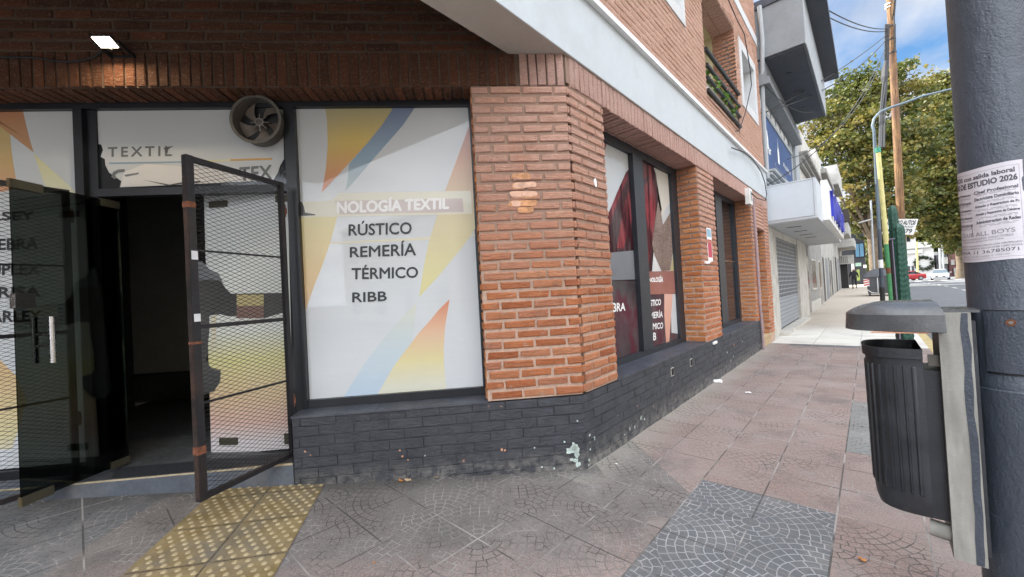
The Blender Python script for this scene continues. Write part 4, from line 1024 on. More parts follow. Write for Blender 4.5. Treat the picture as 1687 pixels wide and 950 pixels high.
# ------------------------------------------------------------------ fixtures on the corner building
# exhaust fan
fc = fp(420, 195, -.10)
def fl(a, b, c): return F(fc[0]+a, b-.10, fc[1]+c)
FANT = thing('exhaust_fan', 'round metal exhaust fan with curved blades in the glass above the door', 'fan', tuple(fl(0, 0, 0)))
def ring(mb, r0, r1, o0, o1, n=40, mi=0):
    vs = []; fs = []
    for k in range(n):
        t = 2*math.pi*k/n; c_, s_ = math.cos(t), math.sin(t)
        vs += [fl(r0*c_, o0, r0*s_), fl(r1*c_, o0, r1*s_), fl(r1*c_, o1, r1*s_), fl(r0*c_, o1, r0*s_)]
    for k in range(n):
        a, b = k*4, ((k+1) % n)*4
        fs += [(a+i, a+(i+1) % 4, b+(i+1) % 4, b+i) for i in range(4)]
    mb.add(vs, fs, mi)
FR_ = .185
mb = MB(); ring(mb, FR_-.005, FR_+.016, -.016, -.006); ring(mb, FR_-.008, FR_, -.125, -.008); mb.build('housing', M['fan'], FANT, smooth=True)
mb = MB(); ring(mb, .0, FR_-.004, -.124, -.122); mb.build('back_plate', M['black'], FANT)
for k in range(5):
    mb = MB(); t0 = 2*math.pi*k/5+.5; n = 7; vs = []
    for i in range(n):
        for j in range(5):
            rr = .035+(FR_-.05)*i/(n-1); ww = (.55+.55*(i/(n-1))**.8); tt = t0+.35*(i/(n-1))+(j/4-.5)*ww
            oo = -.11+.05*(j/4-.5)
            vs.append(fl(rr*math.cos(tt), oo, rr*math.sin(tt)))
    mb.add(vs, [(i*5+j, i*5+j+1, (i+1)*5+j+1, (i+1)*5+j) for i in range(n-1) for j in range(4)])
    mb.build('blade', plain('fan_blade', (.17, .14, .115), .45, .3, 12, .001, 60), FANT, smooth=True)
mb = MB(); mb.disc(fl(0, -.13, 0), FN, .036, .06, 20)
hb = mb.build('hub', M['fan'], FANT, smooth=True)
mb = MB()
for k in range(8):
    t = 2*math.pi*k/8; mb.beam(fl(.028*math.cos(t), -.068, .028*math.sin(t)), fl(.072*math.cos(t), -.075, .072*math.sin(t)), .005, .005)
ring(mb, .026, .034, -.07, -.062, 24); mb.build('spokes', M['fanlight'], hb)

# lit floodlight on the lintel
lc = fp(173, 70, .16)
LAMP = thing('floodlight', 'small lit LED floodlight on the shaded brick above the door', 'lamp', tuple(F(lc[0], .16, lc[1])))
LSC = .62
def lf(a, o, z): return F(lc[0]+a*LSC, .16+o*(LSC if o > -.1 else 1), lc[1]+z*LSC)
ca, sa = math.cos(R(22)), math.sin(R(22))
def lt(a, o, z): return lf(a, o*ca+z*sa*-1, z*ca+o*sa*1)       # tilted, face looking down and outwards
mb = MB(); mb.fbox(lt, -.115, .115, -.08, .08, .008, .035); mb.fbox(lt, -.09, .09, -.06, .06, .035, .05); body = mb.build('lamp_body', M['black'], LAMP)
mb = MB(); mb.fbox(lt, -.095, .095, -.065, .065, .003, .0075); mb.build('lamp_panel', M['lamp'], LAMP)
mb = MB(); mb.beam(lt(-.13, 0, .02), lf(-.13, -.15, -.02), .012, .03); mb.beam(lt(.13, 0, .02), lf(.13, -.15, -.02), .012, .03); mb.fbox(lf, -.136, .136, -.155, -.145, -.04, .0); mb.build('bracket', M['black'], LAMP)
la = bpy.data.lights.new('floodlight_light', 'AREA'); la.energy = 2.0; la.shape = 'RECTANGLE'; la.size = .11; la.size_y = .07; la.color = (1, .80, .52)
lo = bpy.data.objects.new('floodlight_light', la); col.objects.link(lo); lo.location = lt(0, 0, -.004)
lo.rotation_euler = (-(lt(0, 0, -1)-lt(0, 0, 0))).to_track_quat('Z', 'Y').to_euler()
lo.parent = LAMP; lo.matrix_parent_inverse = Matrix.Translation(LAMP.location).inverted()
cpts = [(-60, 92), (0, 93), (30, 93), (60, 94), (85, 99), (110, 101), (135, 98), (155, 92), (166, 84)]
mb = MB(); mb.tube([F(fp(x, y, .03)[0], .022, fp(x, y, .03)[1]) for x, y in cpts]+[lf(-.02, -.06, -.03)], .007, 8)
tag(mb.build('lamp_cable', M['cable'], smooth=True), 'black cable sagging along the lintel to the lit floodlight', 'cable')

# small box, conduit, sticker, wires on the street wall
a = sp_(1231, 322, .02)
mb = MB(); mb.fbox(Su, a[0]-.16, a[0]+.12, .011, .09, a[1]-.20, a[1]+.13)
bx = mb.build('vent_box', M['white'], None); tag(bx, 'small white louvred box on the third pier under the white band', 'box')
mb = MB()
for k in range(4): mb.fbox(Su, a[0]-.06+.04*k, a[0]-.045+.04*k, .09, .094, a[1]-.12, a[1]+.08)
mb.build('louvre', M['cable_grey'], bx)
a = sp_(1239, 330, .03); b = sp_(1256, 578, .03)
mb = MB(); mb.tube([S(9.98, .03, 3.30), S(9.99, .035, 2.0), S(10.0, .03, .9), S(10.02, .04, .62), S(10.02, .04, .0)], .028, 10)
tag(mb.build('conduit', M['conduit'], smooth=True), 'purple grey vertical conduit running down the third brick pier', 'pipe')
a = sp_(1169, 388, .02)
mb = MB(); mb.fbox(Su, a[0]-.12, a[0]+.12, .012, .0145, a[1]-.42, a[1]+.12)
st = tag(mb.build('sticker', M['white_text']), 'pale blue and red torn sticker on the second brick pier', 'sticker')
mb = MB(); mb.fbox(Su, a[0]-.10, a[0]+.10, .0145, .0150, a[1]-.02, a[1]+.10); mb.build('blue_patch', plain('sticker_blue', (.25, .42, .52), .7), st)
mb = MB(); mb.fbox(Su, a[0]-.10, a[0]+.10, .0145, .0150, a[1]-.34, a[1]-.06); mb.build('red_patch', plain('sticker_red', (.52, .07, .10), .7), st)
a = sp_(982, 301, .02); mb = MB(); blob(Su, a[0], a[1], .035, .014, 0, 6, 1.4); tag(mb.build('paper_scrap', M['white_text']), 'small white paper scrap stuck on the corner pier', 'paper')
for (x, y, t) in ((1178, 564, 'white painted blob on the black plinth beside the second pier'), (1165, 432, 'white flat blob on the side of the second pier')):
    a = sp_(x, y, .02); mb = MB(); mb.fbox(Su, a[0]-.09, a[0]+.09, .01, .03, a[1]-.02, a[1]+.018); tag(mb.build('bracket_cover', M['white_text']), t, 'bracket')
for pts, lab in (([(1205, 243), (1225, 250), (1240, 262), (1254, 283), (1260, 300), (1263, 320), (1261, 330), (1256, 329), (1247, 326), (1238, 318)], 'thin black cable looping round the end of the white band'),
                 ([(1196, -10), (1213, 30), (1226, 55), (1232, 90), (1236, 115), (1238, 140), (1228, 185), (1218, 215), (1212, 216)], 'thin black cable hanging across the small square window')):
    mb = MB(); mb.tube([S(*((lambda q: (q[0], .10, q[1]))(sp_(x, y, .10)))) for x, y in pts], .010, 6); tag(mb.build('wall_cable', M['cable'], smooth=True), lab, 'cable')

# balcony plants
def leaves(mb, c, n, r, s, zs=1., mi=1):
    for _ in range(n):
        v = Vector((random.gauss(0, 1), random.gauss(0, 1), random.gauss(0, 1)*zs)).normalized()*r*random.random()**.5; p = Vector(c)+v
        a = Vector((random.gauss(0, 1), random.gauss(0, 1), random.gauss(0, 1))).normalized(); b = a.cross(Vector((random.random(), random.random(), random.random()))).normalized()
        q = s*random.uniform(.6, 1.3)
        mb.add([p-a*q*.5, p-b*q*.3+a*q*.1, p+a*q*.6, p+b*q*.3+a*q*.1], [(0, 1, 2, 3)], mi if random.random() < .8 else 0, random.random())
def leafmat(name, cols, tr=.25):
    b = NB(name); r = b.attr('rnd'); c = b.ramp(r, [(i/(len(cols)-1), q) for i, q in enumerate(cols)])
    t = b.n('ShaderNodeBsdfTranslucent'); b.put(c, t.inputs[0]); mx_ = b.n('ShaderNodeMixShader'); mx_.inputs[0].default_value = tr
    b.put(c, b.p.inputs['Base Color']); b.p.inputs['Roughness'].default_value = .55
    b.t.links.new(b.p.outputs[0], mx_.inputs[1]); b.t.links.new(t.outputs[0], mx_.inputs[2]); b.t.links.new(mx_.outputs[0], b.out.inputs[0]); return b.m
M['pl'] = leafmat('balcony_leaf', [(.05, .13, .02), (.12, .26, .04), (.22, .36, .08)])
M['fl'] = plain('pink_flower', (.62, .33, .33), .7, .2)
for i, (y_, n_) in enumerate(((7.5, 110), (8.15, 150), (8.8, 170))):
    mb = MB(); leaves(mb, S(y_, -.17, 4.95-.03*i), n_, .27, .11, .95, 0)
    o = tag(mb.build('balcony_plant', M['pl'], recalc=False), ['leafy green plant at the near end behind the balcony rails', 'leafy green plant in the middle behind the balcony rails', 'leafy green plant at the far end behind the balcony rails'][i], 'plant', 'plants behind the balcony rails')
    mb = MB(); leaves(mb, S(y_+.1, -.08, 4.95), 14, .22, .06, .6, 0); mb.build('blossom', M['fl'], o, recalc=False)
    mb = MB(); mb.fbox(Su, y_-.2, y_+.2, -.36, -.20, 4.625, 4.76); mb.build('pot', M['wood'], o)
#PART3
# ------------------------------------------------------------------ near steel pole with poster, litter bin
PC = Vector((.408, 2.46, 0)); PR = .119
t_cam = math.atan2(-PC.y, -PC.x)
def pc(ang, r, z): a = t_cam+R(ang); return Vector((PC.x+r*math.cos(a), PC.y+r*math.sin(a), z))
# the picture's left of the pole is at negative angles (clockwise from above)
POLE = thing('steel_pole', 'thick dark blue-grey painted steel pole on the pavement with a paper poster', 'pole', tuple(PC))
mb = MB(); mb.tube([PC+Vector((0, 0, z)) for z in (-.1, .54, .541, 1.03, 1.035, 1.06, 1.065, 3, 7.5)], [.130, .130, .127, .127, .1225, .1225, PR, PR, .10], 64)
mb.build('shaft', M['pole'], POLE, smooth=True)
def patch(mb, a0, a1, z0, z1, r, n=24, mi=0, th=.003):
    vs = []; fs = []
    for i in range(n+1):
        a = a0+(a1-a0)*i/n
        vs += [pc(a, r, z0), pc(a, r, z1), pc(a, r+th, z0+.0008), pc(a, r+th, z1-.0008)]
    for i in range(n):
        o = i*4; fs += [(o, o+4, o+6, o+2), (o+1, o+3, o+7, o+5), (o+2, o+6, o+7, o+3)]
    fs += [(0, 2, 3, 1), (n*4, n*4+1, n*4+3, n*4+2)]
    mb.add(vs, fs, mi)
mb = MB(); patch(mb, -36, 30, 1.10, 1.335, PR-.002, th=.009); dp = mb.build('access_cover', M['pole'], POLE, smooth=True)
mb = MB(); 
def seam(a0, a1, z0, z1):
    mb = MB(); patch(mb, a0, a1, z0, z1, PR, 24 if a1-a0 > 5 else 2, th=.0035); mb.build('cover_seam', M['black'], dp)
seam(-37.6, -36.1, 1.096, 1.339); seam(-36, 30, 1.093, 1.0995); seam(-36, 30, 1.3355, 1.339); mb = MB()
p = pc(-3.5, PR, 1.293); nrm = (p-Vector((PC.x, PC.y, 1.293))).normalized(); mb.disc(p, nrm, .013, .0085, 20); mb.build('bolt_recess', M['rust'], dp, smooth=True)
mb = MB(); mb.disc(p, nrm, .0065, .013, 6); mb.build('bolt', M['fanlight'], dp)
mb = MB(); patch(mb, 8, 14, 1.112, 1.117, PR+.004, 4, th=.0012); mb.build('rust_scratch', M['rust'], dp)
mb = MB(); rp0, rp1 = -112, 22
vs = []; fs = []; NX, NZ = 60, 10
def paper(u, v, lift=0.):                # u 0..1 left to right in the picture, v 0..1 bottom to top
    ang = rp0+(rp1-rp0)*u
    r = PR+.0016+.0014*math.sin(u*23)*math.sin(v*3)+.0018*math.sin(v*9+u*4)*(.3+.7*abs(u-.5))+lift
    z = 1.528+.364*v+.002*math.sin(u*9)
    return pc(ang, r, z)
for i in range(NX+1):
    for j in range(NZ+1): vs.append(paper(i/NX, j/NZ))
for i in range(NX):
    for j in range(NZ): a = i*(NZ+1)+j; fs.append((a, a+NZ+1, a+NZ+2, a+1))
mb.add(vs, fs); pp = mb.build('paper_poster', M['paper'], None, smooth=True, recalc=False)
tag(pp, 'white printed study poster wrapped round the dark steel pole', 'poster')
def pt(body, u0, u1, v0, v1, mat=None, off=.0, sp=1.):
    ftext(body, lambda x, y: paper(u0+(u1-u0)*x, v0+(v1-v0)*y, .0007), 1, 1, mat or M['paper_ink'], 'lettering', pp, off, sp)
pt('OFICIOS con salida laboral', .12, .93, .885, .935, off=.03)
pt('BECAS DE ESTUDIO 2026', .12, .95, .80, .865, off=.04)
LC = ['Peluqueria Profesional', 'Auxiliar de Farmacia', 'Acompañante Terapeutico', 'Auxiliar en Jardin Maternal', 'LIQUIDACION DE SUELDOS']
RC = ['Chef Profesional', 'Electricista Domiciliario', 'Armado y Reparacion de Pc', 'Armado y Reparacion de Celulares', 'Administracion de Redes']
for i in range(5):
    v = .715-.083*i
    pt(LC[i], .16, .50, v, v+.032, off=.03); pt(RC[i], .55, .95, v+.02-.012*(i == 0), v+.055-.012*(i == 0), off=.03)
    for q in (1, 2):
        mb = MB()
        for (a, b, vv) in ((.18, .49, v-.012*q), (.58, .93, v+.012-.012*q)):
            k = 14; vs = []; fs = []
            for j in range(k+1):
                u = a+(b-a)*j/k; vs += [paper(u, vv, .0006), paper(u, vv+.0035, .0006)]
            for j in range(k):
                if (j*7+i*3+q) % 5: fs.append((2*j, 2*j+2, 2*j+3, 2*j+1))
            mb.add(vs, fs)
        mb.build('fine_print', M['paper_ink2'], pp, recalc=False)
pt('CLUB ALL BOYS', .30, .90, .275, .32, M['paper_ink2'], .01)
pt('CHARLAS FAMILIARES DIRECTORES', .28, .88, .238, .258, M['paper_ink2'])
pt('REUNION INFORMATIVA', .34, .80, .212, .228, M['paper_ink2'])
pt('COMUNICATE AL WHATSAPP CURSOS CON CERTIFICADO', .20, .95, .165, .182, M['paper_ink2'], .02)
pt('INSCRIPCION ABIERTA VACANTES LIMITADAS', .20, .95, .135, .152, M['paper_ink2'], .02)
pt('WHA 11 36785071', .24, .92, .085, .12, M['paper_ink'], .0)
pt('CONSULTAS DE LUNES A VIERNES', .30, .84, .05, .066, M['paper_ink2'])
mb = MB()
def uline(u0, u1, v0, v1, n=30):
    vs = []; fs = []
    for j in range(n+1):
        u = u0+(u1-u0)*j/n; v = v0+(v1-v0)*j/n
        vs += [paper(u, v, .0006), paper(u+(.003 if u0 == u1 else 0), v+(.003 if u0 != u1 else 0), .0006)]
    mb.add(vs, [(2*j, 2*j+2, 2*j+3, 2*j+1) for j in range(n)])
uline(.06, .965, .955, .955); uline(.06, .965, .03, .03); uline(.965, .965, .03, .955); uline(.06, .06, .03, .955)
mb.build('border', M['paper_ink2'], pp, recalc=False)

BIN = thing('litter_bin', 'black ribbed litter bin with grey lid fixed beside the steel pole', 'litter bin', (.2, 2.42, .4))
BY = 2.41
def uprof(x0, x1, hw, n=22, sq=3.2):         # U shape open to +x
    pts = []
    for k in range(n+1):
        t = -math.pi/2+math.pi*k/n
        c_, s_ = math.cos(t), math.sin(t)
        pts.append((x1-(x1-x0)*abs(c_)**(2/sq), hw*(abs(s_)**(2/sq))*(1 if s_ > 0 else -1)))
    return pts
X0, X1 = -.030, .138
mb = MB(); NR = 200
def ring_at(x0, x1, hw, z, rib=0.0, n=NR):
    base = uprof(x0, x1, hw, n); out = []
    L_ = [0]
    for a, b in zip(base[:-1], base[1:]): L_.append(L_[-1]+math.hypot(b[0]-a[0], b[1]-a[1]))
    tot = L_[-1]
    for i, (a, b) in enumerate(base):
        f = L_[i]/tot; j0, j1 = max(0, i-1), min(n, i+1)
        tx, ty = base[j1][0]-base[j0][0], base[j1][1]-base[j0][1]; l = math.hypot(tx, ty) or 1
        q = 0
        if rib and .045 < f < .955:
            ph = ((f-.045)/.91*19) % 1; q = rib if ph < .32 else 0
        out.append(Vector((a-ty/l*q*(-1), BY+b+tx/l*q*(-1), z)))
    return out
levels = [(.515, 0, -.012), (.545, 0, -.004), (.60, 0, .0), (.605, -.006, .0), (1.115, -.006, .004), (1.12, 0, .004), (1.15, 0, .006), (1.152, 0, .014), (1.192, 0, .016), (1.192, 0, .006), (1.10, 0, .0)]
rings_ = [ring_at(X0-e, X1, .150+e, z, rb) for z, rb, e in levels]
vs = [q for r_ in rings_ for q in r_]; fs = []; n1 = NR+1
for i in range(len(rings_)-1):
    for k in range(NR): fs.append((i*n1+k, i*n1+k+1, (i+1)*n1+k+1, (i+1)*n1+k))
    fs.append((i*n1+NR, i*n1, (i+1)*n1, (i+1)*n1+NR))
fs.append(tuple(range(n1))[::-1]); fs.append(tuple((len(rings_)-1)*n1+k for k in range(n1)))
mb.add(vs, fs); mb.build('basket', M['bin'], BIN, smooth=True)
mb = MB(); lv = [(1.262, 0), (1.264, .004), (1.330, -.003), (1.335, -.008), (1.350, -.03), (1.364, -.06), (1.376, -.10), (1.380, -.13)]
CX0, CX1 = -.095, .205
rings_ = []
for z, e in lv: rings_.append([Vector((max(min(a, CX1), CX0)-0, BY+b, z)) for a, b in uprof(CX0-e, CX1+min(0, e)*.15, .185+e, 48, 2.9)])
n1 = 49; vs = [q for r_ in rings_ for q in r_]; fs = []
for i in range(len(rings_)-1):
    for k in range(48): fs.append((i*n1+k, i*n1+k+1, (i+1)*n1+k+1, (i+1)*n1+k))
    fs.append((i*n1+48, i*n1, (i+1)*n1, (i+1)*n1+48))
fs.append(tuple(range(n1))[::-1]); fs.append(tuple((len(rings_)-1)*n1+k for k in range(n1)))
mb.add(vs, fs); lid = mb.build('lid', M['bincap'], BIN, smooth=True)
mb = MB(); mb.fbox(lambda a, b, c: Vector((a, b, c)), -.01, .16, BY-.183, BY-.176, 1.257, 1.262); mb.build('pink_scrape', M['pink_chip'], lid)
mb = MB(); mb.box(.188, .275, 2.275, 2.52, .372, 1.335); mb.build('back_plate', M['plate'], BIN)
mb = MB()
zs = [.374, .42, .47, .56, .66, .75, .86, .95, 1.04, 1.12, 1.20, 1.27, 1.334]
pl = [(.246+random.uniform(-.004, .006), z) for z in zs]; pr = [(.268+random.uniform(-.003, .004), z) for z in zs]
mb.prism([Vector((a, 2.2735, z)) for a, z in pl]+[Vector((a, 2.2735, z)) for a, z in reversed(pr)], (0, .0012, 0)); mb.build('paint_smear', M['pole'], BIN)
mb = MB(); mb.box(.275, .292, 2.33, 2.5, .39, 1.30); mb.build('rear_channel', M['bin'], BIN)
mb = MB(); mb.box(.130, .189, 2.31, 2.50, .500, 1.10); mb.build('hinge_block', M['bin'], BIN)
mb = MB(); mb.box(.155, .19, 2.298, 2.31, 1.12, 1.165); mb.build('latch', M['fan'], BIN)
mb = MB(); mb.tube([(.13, 2.335, .452), (.19, 2.33, .447)], .032, 20); mb.build('pivot', M['plate'], BIN, smooth=True)
mb = MB(); mb.box(.165, .30, 2.29, 2.5, 1.335, 1.345); mb.build('top_plate', M['bincap'], BIN)

# ------------------------------------------------------------------ poles, cactus, sign
def vpole(name, label, cat, Y, base_px, top_px, r0, r1, segs, lean=True):
    b = at_y(base_px[0], base_px[1], Y); t = at_y(top_px[0], top_px[1], Y); b.z = gz(b.x, Y)-.02
    T = thing(name, label, cat, tuple(b))
    return T, b, t
# blue lamp post
T, b, t = vpole('street_lamp', 'blue-grey curved arm street lamp post beside the yellow and green pole', 'street lamp', 22, (1455, 511), (1440, 215), .1, .07, None)
P = [b+(t-b)*f for f in (0, .13, .45, .452, .62, 1)]
mb = MB(); mb.tube([P[0], P[1]], .080, 20); mb.build('base', M['black'], T, smooth=True)
mb = MB(); mb.tube([P[1], P[3]], [.070, .064], 20); mb.build('lower_shaft', M['pole'], T, smooth=True)
mb = MB(); arm = [P[3], P[5]]
a_px = [(1437, 207), (1440, 195), (1450, 184), (1466, 177), (1488, 170), (1520, 158), (1565, 147), (1600, 140)]
arm += [at_y(x, y, 22+.25*i) for i, (x, y) in enumerate(a_px)]
mb.tube(arm, [.060, .052]+[.046]*6+[.036]*2, 14); mb.build('upper_shaft', plain('pale_blue_paint', (.10, .135, .16), .6, .15), T, smooth=True)
mb = MB(); e = arm[-1]; mb.beam(e, e+Vector((.7, .1, .02)), .25, .09); mb.build('lamp_head', M['cable_grey'], T)
mb = MB(); q = P[1]+(P[3]-P[1])*.33; mb.tube([q, q+Vector((0, 0, .33))], .076, 20); mb.build('notice', M['white_text'], T, smooth=True)
# yellow and green pole
T, b, t = vpole('painted_pole', 'pole painted yellow above and green below beside the blue street lamp', 'pole', 20.5, (1471, 520), (1446, 243), .1, .1, None)
yel = plain('yellow_pole_paint', (.55, .50, .20), .7, .2, 4, .002, 40, dirt=(.42, .22, .08)); grn = plain('green_pole_paint', (.055, .22, .085), .7, .2, 5, .002, 40)
mb = MB(); mb.tube([b, b+(t-b)*.415], .078, 18); mb.build('green_shaft', grn, T, smooth=True)
mb = MB(); mb.tube([b+(t-b)*.24, b+(t-b)*.275], .082, 18); mb.build('paint_band', M['rust'], T, smooth=True)
mb = MB(); mb.tube([b+(t-b)*.415, b+(t-b)*.97], [.078, .070], 18); mb.build('yellow_shaft', yel, T, smooth=True)
mb = MB(); mb.tube([b+(t-b)*.97, t], .085, 18); mb.build('green_cap', plain('green_cap', (.03, .22, .14), .6), T, smooth=True)
ytop = t
# wooden utility pole
T, b, t = vpole('utility_pole', 'tall worn wooden utility pole carrying a bundle of black cables', 'pole', 24, (1492, 520), (1464, 0), .17, .14, None)
b = at_y(1492, 512, 24); b.z = gz(b.x, 24); t = at_y(1463, -60, 24)
def wood_mat():
    m_ = NB('weathered_pole_wood'); n = m_.noise(5, 8, .7, stretch=(6, 6, .35)); n2 = m_.noise(2, 6, .6, stretch=(1, 1, .6))
    c = m_.mix(m_.rng(n, .38, .62), (.07, .035, .018), (.36, .20, .08)); c = m_.mix(m_.rng(n2, .42, .6, 0, .8), c, (.10, .05, .03))
    return m_.done(c, .85, m_.bump(n, .02, .8))
M['polewood'] = wood_mat()
ug = b+(t-b)*(2.6/(t-b).length)
mb = MB(); mb.tube([b, ug], [.140, .136], 18); mb.build('green_base', grn, T, smooth=True)
mb = MB(); mb.tube([ug, t], [.136, .115], 20); mb.build('shaft', M['polewood'], T, smooth=True)
mb = MB()
for yp in (45, 66, 88):
    q = at_y(1466+yp*.05, yp, 24); mb.tube([q, q+Vector((0, 0, .06))], .135, 18)
mb.build('strap', M['cable'], T, smooth=True)
mb = MB(); q = at_y(1464, 8, 24); mb.tube([q, q+Vector((0, 0, .05))], .130, 18); mb.tube([q-Vector((0, 0, .14)), q-Vector((0, 0, .10))], .130, 18); mb.build('white_wire_wrap', M['white_text'], T, smooth=True)
mb = MB()
def px3(x, y, Y): return at_y(x, y, Y)
for off, x1, x2 in ((0, 1459, 1449), (.03, 1461, 1452), (-.02, 1463, 1450.5), (.05, 1464, 1456)):
    pts = [px3(x1, 40, 23.8), px3(x1-1, 100, 23.8), px3(x1-3, 130, 23.6+off), px3(x2+1, 190, 22.8), px3(x2, 243, 20.7)]
    mb.tube(pts, .034, 6)
mb.tube([px3(1459, 100, 23.7), px3(1458, 112, 23.7), px3(1457, 128, 23.6), px3(1456, 140, 23.5)], [.05, .11, .12, .04], 8)
mb.tube([px3(1476, -10, 23.8), px3(1473, 30, 23.8), px3(1475, 70, 23.8)], .025, 6); mb.tube([px3(1474, 40, 23.8), px3(1474, 86, 23.8)], .035, 6)
mb.build('cable_bundle', M['cable'], T)
# sale sign on the wooden pole
q4 = [at_y(x, y, 23.7) for x, y in ((1452.8, 384), (1505, 386.8), (1513, 360.3), (1461.4, 360.8))]
mb = MB(); mb.prism(q4, (0, .03, 0)); sg = mb.build('car_buying_sign', M['white'], None); tag(sg, 'white slanted board reading COMPRO AUTOS fixed to the wooden pole', 'sign')
def sgt(body, a0, a1, b0, b1, mat, off=.02):
    f4 = quad_fn([p+Vector((0, -.012, 0)) for p in q4]); ftext(body, lambda x, y: f4(a0+(a1-a0)*x, b0+(b1-b0)*y), 1, 1, mat, 'lettering', sg, off)
sgt('COMPRO AUTOS', .05, .95, .62, .92, M['dark_text'], .03); sgt('PAGO CONTADO', .42, .9, .44, .52, M['grey_text']); sgt('9979', .50, .92, .08, .38, M['dark_text'], .02)
sgt('011', .10, .36, .10, .30, M['dark_text'], .05); sgt('EN EL ACTO', .55, .93, .50, .57, M['grey_text'])
# tall cactus
cb = at_y(1493, 573, 11.2); cb.z = 0
cact = NB('cactus_skin'); n = cact.noise(20, 4, .6, stretch=(1, 1, .6)); M['cactus'] = cact.done(cact.mix(cact.rng(n, .3, .7), (.006, .040, .027), (.013, .082, .052)), .5, cact.bump(cact.noise(60, 3), .004, .6))
CA = thing('cactus', 'tall dark green ribbed columnar cactus standing on the pavement edge', 'cactus', tuple(cb))
def column(name, p0, p1, r, ribs, top=True):
    mb = MB(); n = 48; m = 90; rows = []
    for j in range(m+1):
        f = j/m; c_ = p0+(p1-p0)*f; h = (p1-p0).length
        k = r*(1.15-.3*f)*(1.0 if f < .94 else math.sqrt(max(0.02, 1-((f-.94)/.062)**2)))*(1+.0*f)
        rows.append([c_+Vector((math.cos(2*math.pi*i/n), math.sin(2*math.pi*i/n), 0))*k*(1+.10*math.cos(ribs*2*math.pi*i/n)+.055*math.sin(f*h*2*math.pi/.105+abs(math.sin(ribs*math.pi*i/n))*2.2)) for i in range(n)])
    vs = [q for r_ in rows for q in r_]
    fs = [(j*n+i, j*n+(i+1) % n, (j+1)*n+(i+1) % n, (j+1)*n+i) for j in range(m) for i in range(n)]+[tuple(m*n+i for i in range(n))]
    mb.add(vs, fs); return mb.build(name, M['cactus'], CA, smooth=True)
t1 = at_y(1483, 370, 11.2); t1.x = at_y(1482, 400, 11.2).x
column('stem', cb, at_y(1479, 368, 11.2), .100, 7)
column('rear_stem', at_y(1487, 571, 11.36), at_y(1469.5, 338, 11.36), .082, 7)
mb = MB(); a0 = at_y(1484, 573, 11.0); a0.z = 0; mb.tube([a0, at_y(1470, 394, 11.0)], [.012, .009], 8); mb.fbox(lambda a, b, c: at_y(1470, 394, 11.0)+Vector((a, b, c)), -.05, .04, -.03, .03, 0, .02)
tag(mb.build('support_stake', plain('lilac_grey_stake', (.20, .17, .24), .6, .2), smooth=False), 'thin lilac-grey stake leaning beside the cactus', 'stake')
mb = MB(); a0 = at_y(1481, 573, 11.05); a0.z = 0; mb.tube([a0, at_y(1466, 396, 11.05)], .022, 8); tag(mb.build('support_stake', M['black']), 'black stake between the cactus and the lilac-grey stake', 'stake')

# waste container
dc = at_y(1449, 490, 32); gzc = gz(dc.x, 32)
DW = thing('waste_container', 'large dark grey wheeled waste container on the far pavement', 'container', (dc.x, 32, gzc))
xl, xr = at_y(1427, 480, 32).x, at_y(1475, 480, 32).x
cx_ = (xl+xr)/2; hw = (xr-xl)/2
greyc = plain('container_plastic', (.085, .09, .10), .5, .2, 3, .002)
mb = MB(); z0 = gzc
mb.hexa([(cx_-hw*.86, 32, z0+.15), (cx_+hw*.86, 32, z0+.15), (cx_+hw*.86, 33.2, z0+.15), (cx_-hw*.86, 33.2, z0+.15), (cx_-hw, 31.8, z0+1.15), (cx_+hw, 31.8, z0+1.15), (cx_+hw, 33.4, z0+1.15), (cx_-hw, 33.4, z0+1.15)]); mb.build('body', greyc, DW)
mb = MB()
for i in range(8):
    a, b = math.pi*i/8, math.pi*(i+1)/8
    f = lambda t: (cx_-math.cos(t)*hw*1.05, z0+1.17+.46*math.sin(t)**.8)
    (xa, za), (xb, zb) = f(a), f(b)
    mb.hexa([(xa, 31.75, z0+1.16), (xb, 31.75, z0+1.16), (xb, 33.4, z0+1.16), (xa, 33.4, z0+1.16), (xa, 31.85, za+.01), (xb, 31.85, zb+.01), (xb, 33.3, zb+.01), (xa, 33.3, za+.01)])
mb.build('lid', greyc, DW)
for sx in (-1, 1):
    mb = MB(); mb.box(cx_+sx*hw*.93-.13, cx_+sx*hw*.93+.13, 31.74, 31.8, z0+.62, z0+1.05); pn = mb.build('reflector_panel', M['white'], DW)
    mb = MB()
    for k in range(3): mb.prism([(cx_+sx*hw*.93-.13, 31.735, z0+.64+.14*k), (cx_+sx*hw*.93+.13, 31.735, z0+.70+.14*k), (cx_+sx*hw*.93+.13, 31.735, z0+.77+.14*k), (cx_+sx*hw*.93-.13, 31.735, z0+.71+.14*k)], (0, .003, 0))
    mb.build('red_stripes', plain('reflector_red', (.5, .05, .04), .5), pn)
    for sy in (32.1, 33.1): mb = MB(); mb.tube([(cx_+sx*hw*.75-.04, sy, z0+.09), (cx_+sx*hw*.75+.04, sy, z0+.09)], .09, 14); mb.build('wheel', M['black'], DW)
mb = MB(); mb.tube([(cx_-hw*.9, 31.9, z0+.40), (cx_-hw*.6, 31.88, z0+.22), (cx_-.1, 31.88, z0+.2), (cx_-.1, 31.8, z0+.5), (cx_-.1, 31.75, z0+1.1)], .02, 8); mb.build('lift_bar', M['strip'], DW)

